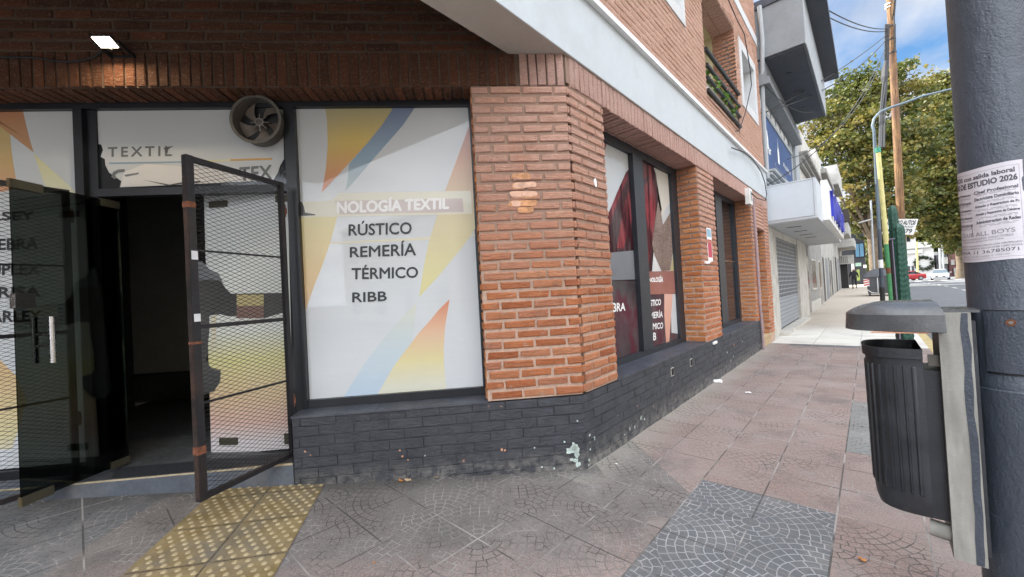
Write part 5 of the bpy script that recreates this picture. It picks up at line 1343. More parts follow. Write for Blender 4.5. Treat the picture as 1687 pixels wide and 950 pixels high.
# ------------------------------------------------------------------ person walking
def person():
    P0 = at_y(1408, 474, 44); z0 = gz(0, 44); x0 = P0.x
    js = {'pel': (0, 0, .92), 'wai': (0, 0, 1.08), 'che': (0, -.03, 1.30), 'nec': (0, -.04, 1.45), 'hd': (0, -.06, 1.56), 'ht': (0, -.06, 1.68),
          'shl': (-.18, -.03, 1.38), 'ell': (-.27, .06, 1.12), 'hal': (-.27, -.06, .90), 'shr': (.18, -.03, 1.38), 'elr': (.27, .08, 1.12), 'har': (.26, .16, .90),
          'hil': (-.09, 0, .88), 'knl': (-.10, -.18, .50), 'anl': (-.10, -.22, .10), 'tol': (-.10, -.38, .04), 'hir': (.09, 0, .88), 'knr': (.10, .06, .48), 'anr': (.10, .38, .16), 'tor': (.10, .30, .04)}
    rad = {'pel': .15, 'wai': .15, 'che': .18, 'nec': .065, 'hd': .10, 'ht': .075, 'shl': .085, 'ell': .055, 'hal': .04, 'shr': .085, 'elr': .055, 'har': .04, 'hil': .10, 'knl': .07, 'anl': .05, 'tol': .045, 'hir': .10, 'knr': .07, 'anr': .05, 'tor': .045}
    ed = [('pel', 'wai'), ('wai', 'che'), ('che', 'nec'), ('nec', 'hd'), ('hd', 'ht'), ('che', 'shl'), ('shl', 'ell'), ('ell', 'hal'), ('che', 'shr'), ('shr', 'elr'), ('elr', 'har'), ('pel', 'hil'), ('hil', 'knl'), ('knl', 'anl'), ('anl', 'tol'), ('pel', 'hir'), ('hir', 'knr'), ('knr', 'anr'), ('anr', 'tor')]
    ks = list(js); me = bpy.data.meshes.new('person'); me.from_pydata([Vector(js[k]) for k in ks], [(ks.index(a), ks.index(b)) for a, b in ed], [])
    o = bpy.data.objects.new('person', me); col.objects.link(o)
    sk = o.modifiers.new('Skin', 'SKIN'); o.modifiers.new('Sub', 'SUBSURF').levels = 2; o.modifiers['Sub'].render_levels = 2
    for i, k in enumerate(ks): me.skin_vertices[0].data[i].radius = (rad[k], rad[k]*.85)
    me.skin_vertices[0].data[0].use_root = True
    dg = bpy.context.evaluated_depsgraph_get(); m2 = bpy.data.meshes.new_from_object(o.evaluated_get(dg)); bpy.data.objects.remove(o)
    cl = plain('black_clothes', (.012, .013, .016), .8, .3); skn = plain('skin', (.32, .18, .12), .6, .1)
    m2.materials.clear(); m2.materials.append(cl); m2.materials.append(skn)
    for p in m2.polygons:
        c = p.center; p.material_index = 1 if (c.z > 1.52 and c.y < -.10) or (c.z < .95 and abs(c.x) > .2) else 0
        p.use_smooth = True
    o = bpy.data.objects.new('person', m2); col.objects.link(o); o.location = (x0, 44, z0)
    tag(o, 'person in loose black clothes walking on the far pavement', 'person')
person()

# ------------------------------------------------------------------ neighbouring buildings on the left
NX_ = -1.95
def N(x, y, z): return Vector((x, y, z))
NB1 = thing('grey_building', 'grey rendered building with projecting upper box, blue sign and roller shutter', 'building', (NX_, 11.75, 0))
mb = MB(); mb.box(-12, NX_, YE+.01, 19.8, -.1, 8.3); mb.build('wall', M['grey_light'], NB1)
mb = MB(); mb.box(NX_, -.86, 11.78, 17.6, 7.10, 8.35); mb.box(NX_, -.86, 11.78, 17.6, 7.02, 7.10) if False else None; mb.build('projecting_box', M['grey_box'], NB1)
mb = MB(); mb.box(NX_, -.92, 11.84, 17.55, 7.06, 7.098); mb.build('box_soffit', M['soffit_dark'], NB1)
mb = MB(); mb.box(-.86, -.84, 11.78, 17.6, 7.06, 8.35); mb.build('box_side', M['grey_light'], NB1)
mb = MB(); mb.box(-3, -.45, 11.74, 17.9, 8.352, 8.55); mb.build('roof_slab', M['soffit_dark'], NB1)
for y_ in (13.1, 14.6, 16.1):
    mb = MB(); mb.tube([(-1.35, y_, 7.05), (-1.35, y_, 7.06)], .06, 14); mb.build('soffit_light', M['black'], NB1)
mb = MB(); mb.box(NX_, -1.62, 11.8, 18.2, 6.45, 6.62); mb.box(NX_, -1.70, 11.8, 18.4, 6.62, 7.06); mb.build('upper_beam', M['grey_box'], NB1)
mb = MB(); mb.box(NX_+.002, NX_+.10, 12.35, 17.1, 4.45, 5.85); bs = mb.build('blue_sign', M['blue_sign'], NB1)
mb = MB(); x = NX_+.105
mb.prism([N(x, 14.05, 4.95), N(x, 14.35, 4.95), N(x, 14.32, 5.35), N(x, 14.22, 5.45), N(x, 14.20, 5.72), N(x, 14.17, 5.45), N(x, 14.08, 5.35)], (.003, 0, 0))
mb.prism([N(x, 12.42, 5.0), N(x, 12.6, 5.0), N(x, 12.6, 5.3), N(x, 12.5, 5.5), N(x, 12.42, 5.5)], (.003, 0, 0)); mb.build('tower_drawing', M['white_text'], bs)
def wall_text(body, y0, y1, z0, z1, x, mat, parent, off=.0): ftext(body, lambda u, v: Vector((x, y0+(y1-y0)*u, z0+(z1-z0)*v)), 1, 1, mat, 'lettering', parent, off)
wall_text('ar', 12.55, 12.95, 4.90, 5.08, x+.002, M['white_text'], bs, .02); wall_text('Alquileres', 15.0, 16.6, 5.0, 5.2, x+.002, M['white_text'], bs); wall_text('Ventas', 15.2, 16.5, 4.6, 4.78, x+.002, M['white_text'], bs); wall_text('Tasaciones', 13.4, 14.9, 4.6, 4.82, x+.002, M['cable_grey'], bs)
mb = MB(); mb.box(NX_, NX_+.13, 12.3, 17.2, 5.86, 5.98); mb.build('sign_rail', M['grey_light'], NB1)
for k in range(6):
    mb = MB(); mb.box(NX_, NX_+.03, 12.2+.82*k, 12.9+.82*k, 6.0, 6.42); wf = mb.build('window', M['grey_light'], NB1)
    mb = MB(); mb.box(NX_+.03, NX_+.034, 12.26+.82*k, 12.84+.82*k, 6.05, 6.38); mb.build('pane', M['white'], wf)
mb = MB(); mb.box(NX_, NX_+.05, 17.3, 17.9, 4, 6.45); mb.box(NX_, NX_+.12, 18.1, 18.6, 4, 7.0); mb.box(NX_, NX_+.08, 18.7, 19.6, 4, 7.0); mb.build('upper_pilaster', M['grey_light'], NB1)
mb = MB()
for k, (e, z) in enumerate(((.30, 4.28), (.24, 4.20), (.17, 4.12), (.10, 4.02))): mb.box(NX_, NX_+e, 12.0, 15.8, z, z+.06)
mb.build('window_moulding', M['grey_light'], NB1)
# awning light box
mb = MB(); mb.box(NX_, -.84, 11.82, 21.6, 2.93, 3.88); aw = mb.build('sign_box', M['awning'], NB1)
mb = MB(); mb.box(NX_+.04, -.90, 11.812, 11.82, 2.99, 3.84); mb.build('end_panel', plain('sheet_panel', (.50, .55, .59), .45, .04), aw)
mb = MB()
for a, b, c, d in ((NX_+.03, -.89, 2.975, 2.99), (NX_+.03, -.89, 3.84, 3.855), (-.90, -.885, 2.975, 3.855)): mb.box(a, b, 11.805, 11.82, c, d)
mb.build('panel_trim', M['cable_grey'], aw)
mb = MB(); mb.box(NX_, -.835, 11.83, 21.6, 2.91, 2.928); mb.box(NX_+.1, -.72, 11.9, 23.2, 2.90, 2.93) if False else None; mb.build('underside', M['awning_under'], aw)
for k in range(4): mb = MB(); mb.box(-1.62, -1.30, 13.1+1.35*k, 13.22+1.35*k, 2.904, 2.91); mb.build('light_slot', M['black'], aw)
mb = MB(); mb.box(-.839, -.70, 13.1, 20.6, 2.98, 4.02); sb = mb.build('sign_board', M['white'], aw)
wall_text('VIVERO', 13.7, 20.3, 3.10, 3.90, -.64, M['blue_letter'], sb, .06)
mb = MB()
for k in range(6): mb.box(-.70, -.64, 13.9+1.1*k, 14.0+1.1*k, 3.15, 3.85)
mb.build('letter_side', M['blue_letter'], sb)
# shutter
mb = MB(); mb.box(NX_-.05, NX_+.01, 12.9, 17.25, .0, 2.75); mb.build('shutter_recess', M['dark_in'], NB1)
def shut_mat():
    m_ = NB('shutter_slats'); x, y, z = m_.xyz()
    a = (y/.27).fract(); b_ = (z/.12).fract(); hole = a.gt(.26)*b_.gt(.28)*z.gt(.98); sl2 = (z/.115).fract().lt(.2)
    c = m_.mix(hole, (.27, .29, .32), (.012, .015, .025)); c = m_.mix(sl2*.6, c, (.14, .15, .17))
    return m_.done(c, .5, m_.bump(m_.math('SUBTRACT', 1., m_.math('MAXIMUM', hole, sl2)), .01, .8))
mb = MB(); mb.box(NX_+.01, NX_+.02, 12.95, 17.2, .12, 2.70); mb.build('roller_shutter', shut_mat(), NB1)
mb = MB(); mb.box(NX_, NX_+.09, YE+.02, 12.9, -.05, 2.9); mb.box(NX_, NX_+.09, 17.25, 19.8, -.05, 2.9); mb.box(NX_, NX_+.06, 12.9, 17.25, 2.7, 2.9); mb.build('pilaster', M['concrete_l'], NB1)
mb = MB(); mb.box(NX_, NX_+.28, 12.6, 18, -.05, .085); mb.build('shutter_step', M['concrete_l'], NB1)
mb = MB(); mb.tube([N(NX_+.13, 11.98, 4.1), N(NX_+.13, 11.95, 5.5), N(NX_+.16, 11.9, 6.6), N(-1.74, 11.74, 6.95), N(-1.70, 11.73, 7.5), N(-1.72, 11.74, 8.4)], .05, 10)
tag(mb.build('drain_pipe', M['cable_grey'], smooth=True), 'bent pale grey pipe on the near end of the grey building', 'pipe')

def wallbox(T, name, x0, x1, y0, y1, z0, z1, m): mb = MB(); mb.box(x0, x1, y0, y1, z0, z1); return mb.build(name, m, T)
M['far_white'] = plain('sunlit_white_paint', (.44, .435, .42), .8, .12, 1.5, .002, 30, dirt=(.33, .32, .29)); M['house_white'] = plain('dirty_white_wall', (.40, .39, .36), .85, .2, 1.2, .003, 20, dirt=(.24, .225, .2))
# old plastered house
NB2 = thing('old_house', 'old stained plaster house with heavy cornice behind the white sign box', 'building', (NX_, 20, 0))
wallbox(NB2, 'wall', -12, NX_, 19.81, 27.6, -.1, 3.6, M['concrete']); wallbox(NB2, 'upper_wall', -12, NX_-.02, 19.81, 29.5, 3.6, 7.4, M['concrete_l'])
for k, (e, z) in enumerate(((.12, 6.2), (.22, 6.35), (.34, 6.5))): wallbox(NB2, 'cornice', NX_, NX_+e, 19.9, 29.3, z, z+.145, M['concrete'])
wallbox(NB2, 'parapet', NX_, NX_+.12, 20.1, 25.5, 6.66, 7.6, M['concrete_l']); wallbox(NB2, 'parapet_block', NX_, NX_+.2, 25.5, 28.5, 6.66, 8.1, M['concrete_l'])
for y0, y1, z0, z1, nm in ((20.35, 21.0, .05, 2.35, 'door'), (22.2, 24.0, 1.0, 2.3, 'window'), (25.6, 26.5, .05, 2.3, 'door')):
    a = wallbox(NB2, nm, NX_, NX_+.03, y0-.06, y1+.06, z0-.06, z1+.06, M['concrete_l']); wallbox(a, 'panel' if nm == 'door' else 'pane', NX_+.03, NX_+.034, y0, y1, z0, z1, M['dark_glass'])
wallbox(NB2, 'base_course', NX_, NX_+.05, 21.1, 25.4, -.05, .45, M['concrete_l'])
# white house
NB3 = thing('white_house', 'white house with projecting slab and balcony beyond the old plaster house', 'building', (NX_, 30, .1))
wallbox(NB3, 'wall', -12, NX_+.01, 27.6, 36, -.1, 8.5, M['house_white'])
for y0, y1, z1, m_ in ((28.0, 28.8, 2.6, 'black'), (30.1, 31.5, 2.6, 'grey_box'), (32.6, 33.2, 2.7, 'dark_glass'), (34.1, 35.0, 2.6, 'wood')):
    a = wallbox(NB3, 'door', NX_+.01, NX_+.03, y0-.05, y1+.05, .1, z1+.05, M['concrete']); wallbox(a, 'panel', NX_+.03, NX_+.034, y0, y1, .12, z1, M[m_])
sx = at_y(1361, 276, 28).x; sz = at_y(1361, 276, 28).z
wallbox(NB3, 'projecting_slab', NX_, sx, 28, 35, sz-.25, sz, M['concrete'])
sx = at_y(1379, 270, 34).x; z1 = at_y(1379, 270, 34).z; z0 = at_y(1379, 302, 34).z
wallbox(NB3, 'upper_balcony', NX_, sx, 34, 39.5, z0, z1, M['house_white']); wallbox(NB3, 'upper_balcony_floor', NX_, sx, 34.05, 39.45, z0-.06, z0-.003, M['concrete'])
NB4 = thing('balcony_house', 'low white house with rounded balconies and air conditioner near the street end', 'building', (NX_, 40, .3))
wallbox(NB4, 'wall', -12, NX_, 36.01, 50, -.1, 8.8, M['house_white'])
for (xp, yt, yb, Y, L_, nm) in ((1397, 366, 384, 38, 5, 'balcony'), (1407, 392, 405, 44, 5, 'balcony')):
    a = at_y(xp, yt, Y); b = at_y(xp, yb, Y); q = wallbox(NB4, nm, NX_, a.x, Y, Y+L_, b.z, a.z, M['house_white']); wallbox(q, 'underside', NX_, a.x, Y+.05, Y+L_-.05, b.z-.06, b.z-.003, M['house_white'])
a = at_y(1390, 336, 38.2); b = at_y(1396, 364, 38.2)
mb = MB()
for k in range(9): mb.box(NX_+.1, a.x+.2, 38.1+.5*k, 38.13+.5*k, b.z+.02, b.z+.9)
mb.box(a.x+.16, a.x+.2, 38.1, 42.2, b.z+.88, b.z+.93); mb.build('balcony_railing', M['wood'], NB4)
for y0, y1, m_ in ((37, 38.2, 'concrete'), (39.4, 40.6, 'black'), (42.4, 44.4, 'grey_box')): wallbox(NB4, 'door', NX_, NX_+.03, y0, y1, .25, 3, M[m_])
wallbox(NB4, 'dark_porch', NX_, -1.45, 46.2, 47.4, .3, 3.3, M['black'])
a = at_y(1404, 428, 45)
mb = MB(); mb.box(NX_, a.x+.1, 45, 45.9, a.z-.3, a.z+.45); ac = mb.build('air_conditioner', M['house_white'], None); tag(ac, 'pale air conditioner unit on the wall above the walking person', 'air conditioner')
mb = MB()
for k in range(5): mb.box(NX_+.05+.12*k, NX_+.08+.12*k, 44.98, 45, a.z-.22, a.z+.36)
mb.build('grille', M['black'], ac)
# leaves on the pavement by the wall
# dark modern building at the street end
Y5 = 62
a, b = at_y(1402, 392, Y5), at_y(1447, 470, Y5)
DB = thing('dark_building', 'dark grey modern building with blue window at the end of the pavement', 'building', (a.x, Y5, .4))
wallbox(DB, 'wall', a.x-8, b.x-1.0, Y5, Y5+12, .3, a.z+1.6, plain('dark_cladding', (.030, .033, .042), .6, .15, 1.5))
w0, w1 = at_y(1408, 402, Y5), at_y(1424, 422, Y5)
q = wallbox(DB, 'window', w0.x-.1, w1.x+.1, Y5-.06, Y5-.003, w1.z-.1, w0.z+.1, M['black'])
for k in range(2): xx = w0.x+(w1.x-w0.x)*k/2; wallbox(q, 'pane', xx+.03, xx+(w1.x-w0.x)/2-.03, Y5-.075, Y5-.062, w1.z, w0.z, M['blue_glass'])
for (x0, x1, y0, y1, m_) in ((1402, 1408, 432, 447, 'white'), (1409, 1419, 433, 438, 'pl_green'), (1411, 1417, 444, 462, 'shopgreen'), (1422, 1428, 436, 441, 'white')):
    if m_ == 'pl_green': mm = plain('pale_green_sign', (.35, .52, .42), .6)
    elif m_ == 'shopgreen': mm = plain('lime_poster', (.30, .38, .10), .6, .4, 2)
    else: mm = M['white']
    w0, w1 = at_y(x0, y0, Y5), at_y(x1, y1, Y5); wallbox(DB, 'shop_panel', w0.x, w1.x, Y5-.05, Y5-.003, w1.z, w0.z, mm)

# ------------------------------------------------------------------ far right side of the avenue
Y6 = 108
def fbx(T, nm, x0, y0, x1, y1, m_, Y=Y6, d=8, dz0=None, dy=0.):
    a, b = at_y(x0, y0, Y), at_y(x1, y1, Y); return wallbox(T, nm, a.x, b.x, Y-dy, Y+d, dz0 if dz0 is not None else b.z, a.z, m_)
WB = thing('white_corner_house', 'white two storey house with cornice across the avenue', 'building', (at_y(1510, 450, Y6).x, Y6, .4))
fbx(WB, 'lower_wall', 1478, 402, 1541, 455, M['far_white'], d=10, dz0=.2); fbx(WB, 'upper_wall', 1478, 372, 1509, 401.5, M['far_white'], Y6+.3, 9)
fbx(WB, 'pediment', 1494, 363, 1508, 373, M['far_white'], Y6+.2, 3); fbx(WB, 'cornice', 1477, 383, 1512, 386, M['far_white'], Y6-.1, 3, dy=.5); fbx(WB, 'string_course', 1477, 403, 1542, 406, M['far_white'], Y6-.1, 3, dy=.4); fbx(WB, 'string_course', 1477, 414, 1520, 416, M['far_white'], Y6-.1, 3, dy=.3)
fbx(WB, 'window', 1494, 398, 1498, 375, M['dark_glass'], Y6+.2, .2)
for x in (1495, 1501.5): fbx(WB, 'window', x, 438, x+5, 449, M['dark_glass'], Y6-.02, .2)
fbx(WB, 'window', 1493, 377, 1497, 396, M['dark_glass'], Y6+.25, .2)
M['wreath'] = leafmat('wreath_leaf', [(.01, .02, .008), (.03, .045, .015)], .1)
mb = MB(); c = at_y(1522.5, 433, Y6-.2)
for _ in range(260):
    t = random.random()*6.28; rr = random.gauss(1.15, .16); leaves(mb, c+Vector((math.cos(t)*rr, 0, math.sin(t)*rr)), 1, .1, .4)
tag(mb.build('leafy_wreath', M['wreath'], recalc=False), 'dark round leafy wreath hanging on the white house wall', 'wreath')
SHP = thing('dark_shop', 'low dark shop building to the right of the white house', 'building', (at_y(1550, 450, Y6).x, Y6, .4))
fbx(SHP, 'wall', 1541.5, 420, 1562, 455, plain('dark_shop_wall', (.05, .05, .055), .8), dz0=.2); fbx(SHP, 'roof_edge', 1512, 417, 1545, 420, M['far_white'], Y6+1)
fbx(SHP, 'sign_band', 1546, 424, 1562, 434, M['concrete'], Y6-.3, .2)
KSK = thing('street_kiosk', 'row of dim shopfronts with small signs at the far right', 'building', (at_y(1580, 450, Y6+6).x, Y6+6, .4))
fbx(KSK, 'wall', 1562.5, 418, 1640, 455, plain('dull_red_wall', (.12, .05, .045), .8), Y6+6, dz0=.2)
for x0, x1, y0, y1 in ((1566, 1573, 428, 436), (1575, 1581, 430, 437), (1571, 1577, 441, 453), (1590, 1610, 425, 434)): fbx(KSK, 'sign_panel', x0, y0, x1, y1, M['concrete'], Y6+5.8, .15)
for i, (xb, xt, yt, Yq, c_, lab) in enumerate(((1512, 1510, 398, 95, 'yel', 'distant yellow post in front of the white house'), (1549.5, 1547.5, 392, 90, 'gr', 'distant grey lamp post right of the white house'), (1555, 1552.5, 402, 92, 'gr', 'thin distant post beside the grey lamp post'))):
    b = at_y(xb, 452, Yq); b.z = .3; t = at_y(xt, yt, Yq); mb = MB(); mb.tube([b, t], .14 if i < 2 else .1, 8)
    if i == 1: mb.tube([t, t+Vector((1.2, 0, .9)), t+Vector((4.5, 0, 1.6))], .08, 6)
    tag(mb.build('distant_post', yel if c_ == 'yel' else M['cable_grey']), lab, 'post')
b = at_y(1440, 450, 40); mb = MB(); t = at_y(1434.5, 330, 40); b.z = .3; mb.tube([b, t], .06, 8)
lp = tag(mb.build('street_light', M['cable_grey']), 'slim distant street light with flat white head left of the blue lamp post', 'street lamp')
h0 = at_y(1414, 367, 40); h1 = at_y(1436, 361, 40); mb = MB(); mb.beam(h0, h1, .28, .09); mb.build('lamp_head', M['far_white'], lp)

def car(name, label, X, Y, yaw, color, L=4.4, W=1.75, H=1.45, front=True):
    z0 = .40-.13
    T = thing(name, label, 'car', (X, Y, z0)); ca, sa = math.cos(yaw), math.sin(yaw)
    def g(l, w_, z): return Vector((X+ca*w_-sa*l, Y+sa*w_+ca*l, z0+z))          # l along length (front = -l), w sideways
    sec = [(-L/2, .32, .60, .80), (-L/2+.12, .22, .72, .92), (-L*.25, .20, .88, .99), (-L*.14, .20, .93, 1.0), (L*.3, .20, .96, 1.0), (L/2-.1, .22, .93, .94), (L/2, .32, .75, .84)]
    mb = MB(); rows = []
    for l, zb, zt, wf in sec:
        h = W/2*wf; rows.append([g(l, -h*.94, zb), g(l, -h, zb+.16), g(l, -h, zt-.10), g(l, -h*.9, zt), g(l, h*.9, zt), g(l, h, zt-.10), g(l, h, zb+.16), g(l, h*.94, zb)])
    vs = [p for r_ in rows for p in r_]; fs = []
    for i in range(len(rows)-1):
        for k in range(8): fs.append((i*8+k, i*8+(k+1) % 8, (i+1)*8+(k+1) % 8, (i+1)*8+k))
    fs += [tuple(range(8)), tuple((len(rows)-1)*8+k for k in range(8))]
    pm = plain(name+'_paint', color, .3, .05, Coat_Weight=.6) if False else plain(name+'_paint', color, .3, .05)
    mb.add(vs, fs); mb.build('body', pm, T, smooth=True)
    cab = [(-L*.17, .93, .93, .80), (-L*.02, 1.38, 1.40, .70), (L*.20, 1.40, H, .68), (L*.38, .98, .98, .78)]
    mb = MB(); rows = [[g(-L*.19, -W*.43, .90), g(-L*.19, W*.43, .90)], [g(-L*.03, -W*.34, H-.06), g(-L*.03, W*.34, H-.06)], [g(L*.17, -W*.34, H-.03), g(L*.17, W*.34, H-.03)], [g(L*.36, -W*.41, .95), g(L*.36, W*.41, .95)]]
    P_ = [p for r_ in rows for p in r_]; mb.add(P_, [(0, 1, 3, 2), (2, 3, 5, 4), (4, 5, 7, 6), (0, 2, 4, 6), (1, 7, 5, 3), (0, 6, 7, 1)]); mb.build('windows', M['dark_glass'] if name != 'white_car' else plain('windscreen', (.10, .13, .16), .12, .1, bump=0), T)
    mb = MB(); mb.hexa([g(-L*.04, -W*.345, H-.055), g(-L*.04, W*.345, H-.055), g(L*.18, W*.345, H-.025), g(L*.18, -W*.345, H-.025), g(-L*.03, -W*.32, H+.0), g(-L*.03, W*.32, H+.0), g(L*.16, W*.32, H+.01), g(L*.16, -W*.32, H+.01)]); mb.build('roof', pm, T)
    for sl_ in (-L*.31, L*.30):
        for sw in (-1, 1):
            mb = MB(); mb.tube([g(sl_, sw*(W/2-.2), .31), g(sl_, sw*(W/2+.01), .31)], .31, 20); wh = mb.build('wheel', M['black'], T, smooth=True)
            mb = MB(); mb.tube([g(sl_, sw*(W/2-.0), .31), g(sl_, sw*(W/2+.02), .31)], .19, 14); mb.build('rim', M['cable_grey'], wh)
    for sw in (-1, 1):
        mb = MB(); mb.hexa([g(-L/2-.01, sw*W*.25, .56), g(-L/2-.01, sw*W*.39, .56), g(-L/2+.2, sw*W*.45, .62), g(-L/2+.2, sw*W*.25, .62), g(-L/2+.03, sw*W*.25, .70), g(-L/2+.03, sw*W*.39, .70), g(-L/2+.25, sw*W*.45, .78), g(-L/2+.25, sw*W*.25, .76)]); mb.build('headlight', M['white_text'], T)
        mb = MB(); mb.hexa([g(L/2-.05, sw*W*.28, .62), g(L/2-.05, sw*W*.42, .62), g(L/2+.01, sw*W*.40, .62), g(L/2+.01, sw*W*.28, .62), g(L/2-.08, sw*W*.28, .80), g(L/2-.08, sw*W*.42, .80), g(L/2-.01, sw*W*.40, .78), g(L/2-.01, sw*W*.28, .78)]); mb.build('tail_light', plain('tail_light', (.4, .02, .02), .3), T)
        mb = MB(); mb.hexa([g(-L*.13, sw*(W/2), .93), g(-L*.13, sw*(W/2+.18), .93), g(-L*.10, sw*(W/2+.18), .93), g(-L*.10, sw*W/2, .93), g(-L*.13, sw*(W/2), 1.05), g(-L*.13, sw*(W/2+.18), 1.05), g(-L*.10, sw*(W/2+.18), 1.05), g(-L*.10, sw*W/2, 1.05)]); mb.build('mirror', pm, T)
    mb = MB(); mb.fbox(lambda a, b, c: g(a, b, c), -L/2-.012, -L/2+.05, -W*.25, W*.25, .40, .54); mb.build('grille', M['black'], T)
    mb = MB(); mb.fbox(lambda a, b, c: g(a, b, c), -L/2-.02, -L/2-.012, -.2, .2, .42, .52); mb.build('number_plate', M['white_text'], T)
    return T
a = at_y(1549.5, 461, 80)
car('white_car', 'white car driving towards the viewer on the avenue', a.x, 80, R(-5), (.48, .48, .48))
a = at_y(1500, 461, 86)
car('red_car', 'small red car partly hidden behind the green cactus', a.x-.3, 86, R(-62), (.42, .025, .03), 3.9, 1.65, 1.42)

# ------------------------------------------------------------------ the other sides of the two streets (seen only as reflections, and they shade the doorway)
def block(label, x0, x1, y0, y1, h, m_, side, floors=3):
    T = thing('opposite_building', label, 'building', ((x0+x1)/2, (y0+y1)/2, 0))
    wallbox(T, 'wall', x0, x1, y0, y1, -.2, h, m_)
    L_ = (y1-y0) if side == 'x' else (x1-x0); n = max(1, int(L_/3.2))
    for f in range(floors):
        for k in range(n):
            c_ = (k+.5)*L_/n; z0 = .9+f*h/floors if f else .2; z1 = z0+1.6 if f else 2.6
            if side == 'x': q = wallbox(T, 'window', x0-.04, x0-.003, y0+c_-.75, y0+c_+.75, z0, z1, M['white_surround']); wallbox(q, 'pane', x0-.06, x0-.042, y0+c_-.65, y0+c_+.65, z0+.1, z1-.1, M['dark_glass'])
            else: q = wallbox(T, 'window', x0+c_-.75, x0+c_+.75, y1+.003, y1+.04, z0, z1, M['white_surround']); wallbox(q, 'pane', x0+c_-.65, x0+c_+.65, y1+.042, y1+.06, z0+.1, z1-.1, M['dark_glass'])
    wallbox(T, 'cornice', x0-.3, x1, y0, y1+.3, h, h+.3, M['concrete_l'])
block('tan apartment block across the avenue beside the corner', 15, 26, -9, 12, 13, plain('tan_render', (.30, .25, .20), .9), 'x')
block('grey apartment block further along the far side of the avenue', 15, 26, 12.5, 34, 9.5, plain('mid_grey_render', (.26, .27, .28), .9), 'x')
block('low ochre house furthest along the far side of the avenue', 15, 26, 34.5, 55, 7, plain('ochre_render', (.32, .24, .15), .9), 'x', 2)
block('brown apartment block across the side street facing the shop door', -22, .5, -28, -13, 15, plain('brown_render', (.24, .19, .15), .9), 'y', 4)
block('low grey shop on the diagonal corner of the crossing', 15, 28, -30, -15, 8, plain('diag_render', (.3, .3, .29), .9), 'x', 2)

# ------------------------------------------------------------------ trees
M['leafA'] = leafmat('plane_leaf_olive', [(.025, .042, .008), (.065, .082, .012), (.115, .118, .02), (.175, .145, .028), (.23, .175, .04)], .35)
M['leafB'] = leafmat('plane_leaf_dark', [(.03, .05, .010), (.07, .09, .014), (.12, .13, .02), (.2, .17, .03)], .3)
M['bark'] = plain('plane_bark', (.16, .12, .08), .9, .45, 2.5, .03, 8)
def tree(name, label, base, blobs, leafm, seed, s=.34, dens=1.0):
    rnd = random.Random(seed); T = thing(name, label, 'tree', tuple(base), None)
    top = sum((Vector(b[0]) for b in blobs), Vector())/len(blobs)
    mb = MB(); fork = base+Vector((0, 0, (top.z-base.z)*.35)); mb.tube([base-Vector((0, 0, .2)), base+Vector((.1, 0, 1.5)), fork], [.62, .48, .38], 14)
    for c, r in blobs:
        c = Vector(c); m_ = (fork+c)/2+Vector((rnd.gauss(0, .6), rnd.gauss(0, .6), rnd.uniform(-.4, .6)))
        mb.tube([fork-Vector((0, 0, .4)), m_, c], [.20, .12, .05], 7)
        for _ in range(5):
            e = c+Vector((rnd.gauss(0, 1), rnd.gauss(0, 1), rnd.gauss(0, .6))).normalized()*r*.85; q = m_+(c-m_)*rnd.uniform(.2, 1)
            mb.tube([q, (q+e)/2+Vector((0, 0, rnd.uniform(-.2, .3))), e], [.07, .045, .02], 5)
    mb.build('trunk', M['bark'], T, smooth=True)
    mb = MB()
    for c, r in blobs:
        c = Vector(c); n = int(27*dens*(r/2.5)**2.0)
        for _ in range(n):
            d = Vector((rnd.gauss(0, 1), rnd.gauss(0, 1), rnd.gauss(0, 1))).normalized(); k = c+d*r*rnd.uniform(.3, 1.2)**.8; k.z -= 0
            cr_ = rnd.uniform(.35, .85)*(r/2.6)**.5; tone = rnd.random()**1.3*.72
            for _ in range(int(75*rnd.uniform(.5, 1.2))):
                p = k+Vector((rnd.gauss(0, 1)*cr_, rnd.gauss(0, 1)*cr_, rnd.gauss(0, .45)*cr_)); q = s*rnd.uniform(.5, 1.2)
                a_ = Vector((rnd.gauss(0, 1), rnd.gauss(0, 1), rnd.gauss(0, .6))).normalized(); b_ = a_.cross(Vector((rnd.gauss(0, 1), rnd.gauss(0, 1), rnd.gauss(0, 1)))).normalized()
                mb.add([p-a_*q*.5, p-b_*q*.38, p+a_*q*.5, p+b_*q*.38], [(0, 1, 2, 3)], 0, min(.999, max(.001, tone+rnd.random()*.28)))
    mb.build('crown', leafm, T, recalc=False)
def B(x, y, Y, r): return (at_y(x, y, Y), r)
b = at_y(1441, 452, 54); b.z = .4
tree('plane_tree', 'large yellow-green plane tree behind the wooden utility pole', b,
     [B(1378, 185, 52, 2.4), B(1352, 215, 53, 2.2), B(1410, 160, 54, 2.5), B(1450, 150, 55, 2.6), B(1488, 150, 56, 2.3), B(1375, 240, 51, 2.4), B(1415, 215, 52, 2.7), B(1455, 205, 53, 2.8), B(1392, 285, 50, 1.7), B(1430, 270, 52, 2.6), B(1470, 260, 54, 2.6), B(1500, 215, 56, 2.5), B(1445, 325, 53, 2.4), B(1412, 325, 54, 1.3), B(1478, 320, 56, 2.3), B(1350, 255, 54, 1.3), B(1425, 375, 55, 1.7), B(1462, 375, 56, 2.0), B(1405, 365, 57, 1.5), B(1425, 345, 56, 1.6), B(1395, 345, 55, 1.0), B(1402, 135, 54, 1.2), B(1370, 160, 53, 1.1), B(1480, 118, 56, 1.2)], M['leafA'], 3, .38)
b = at_y(1583, 455, 84); b.z = .4
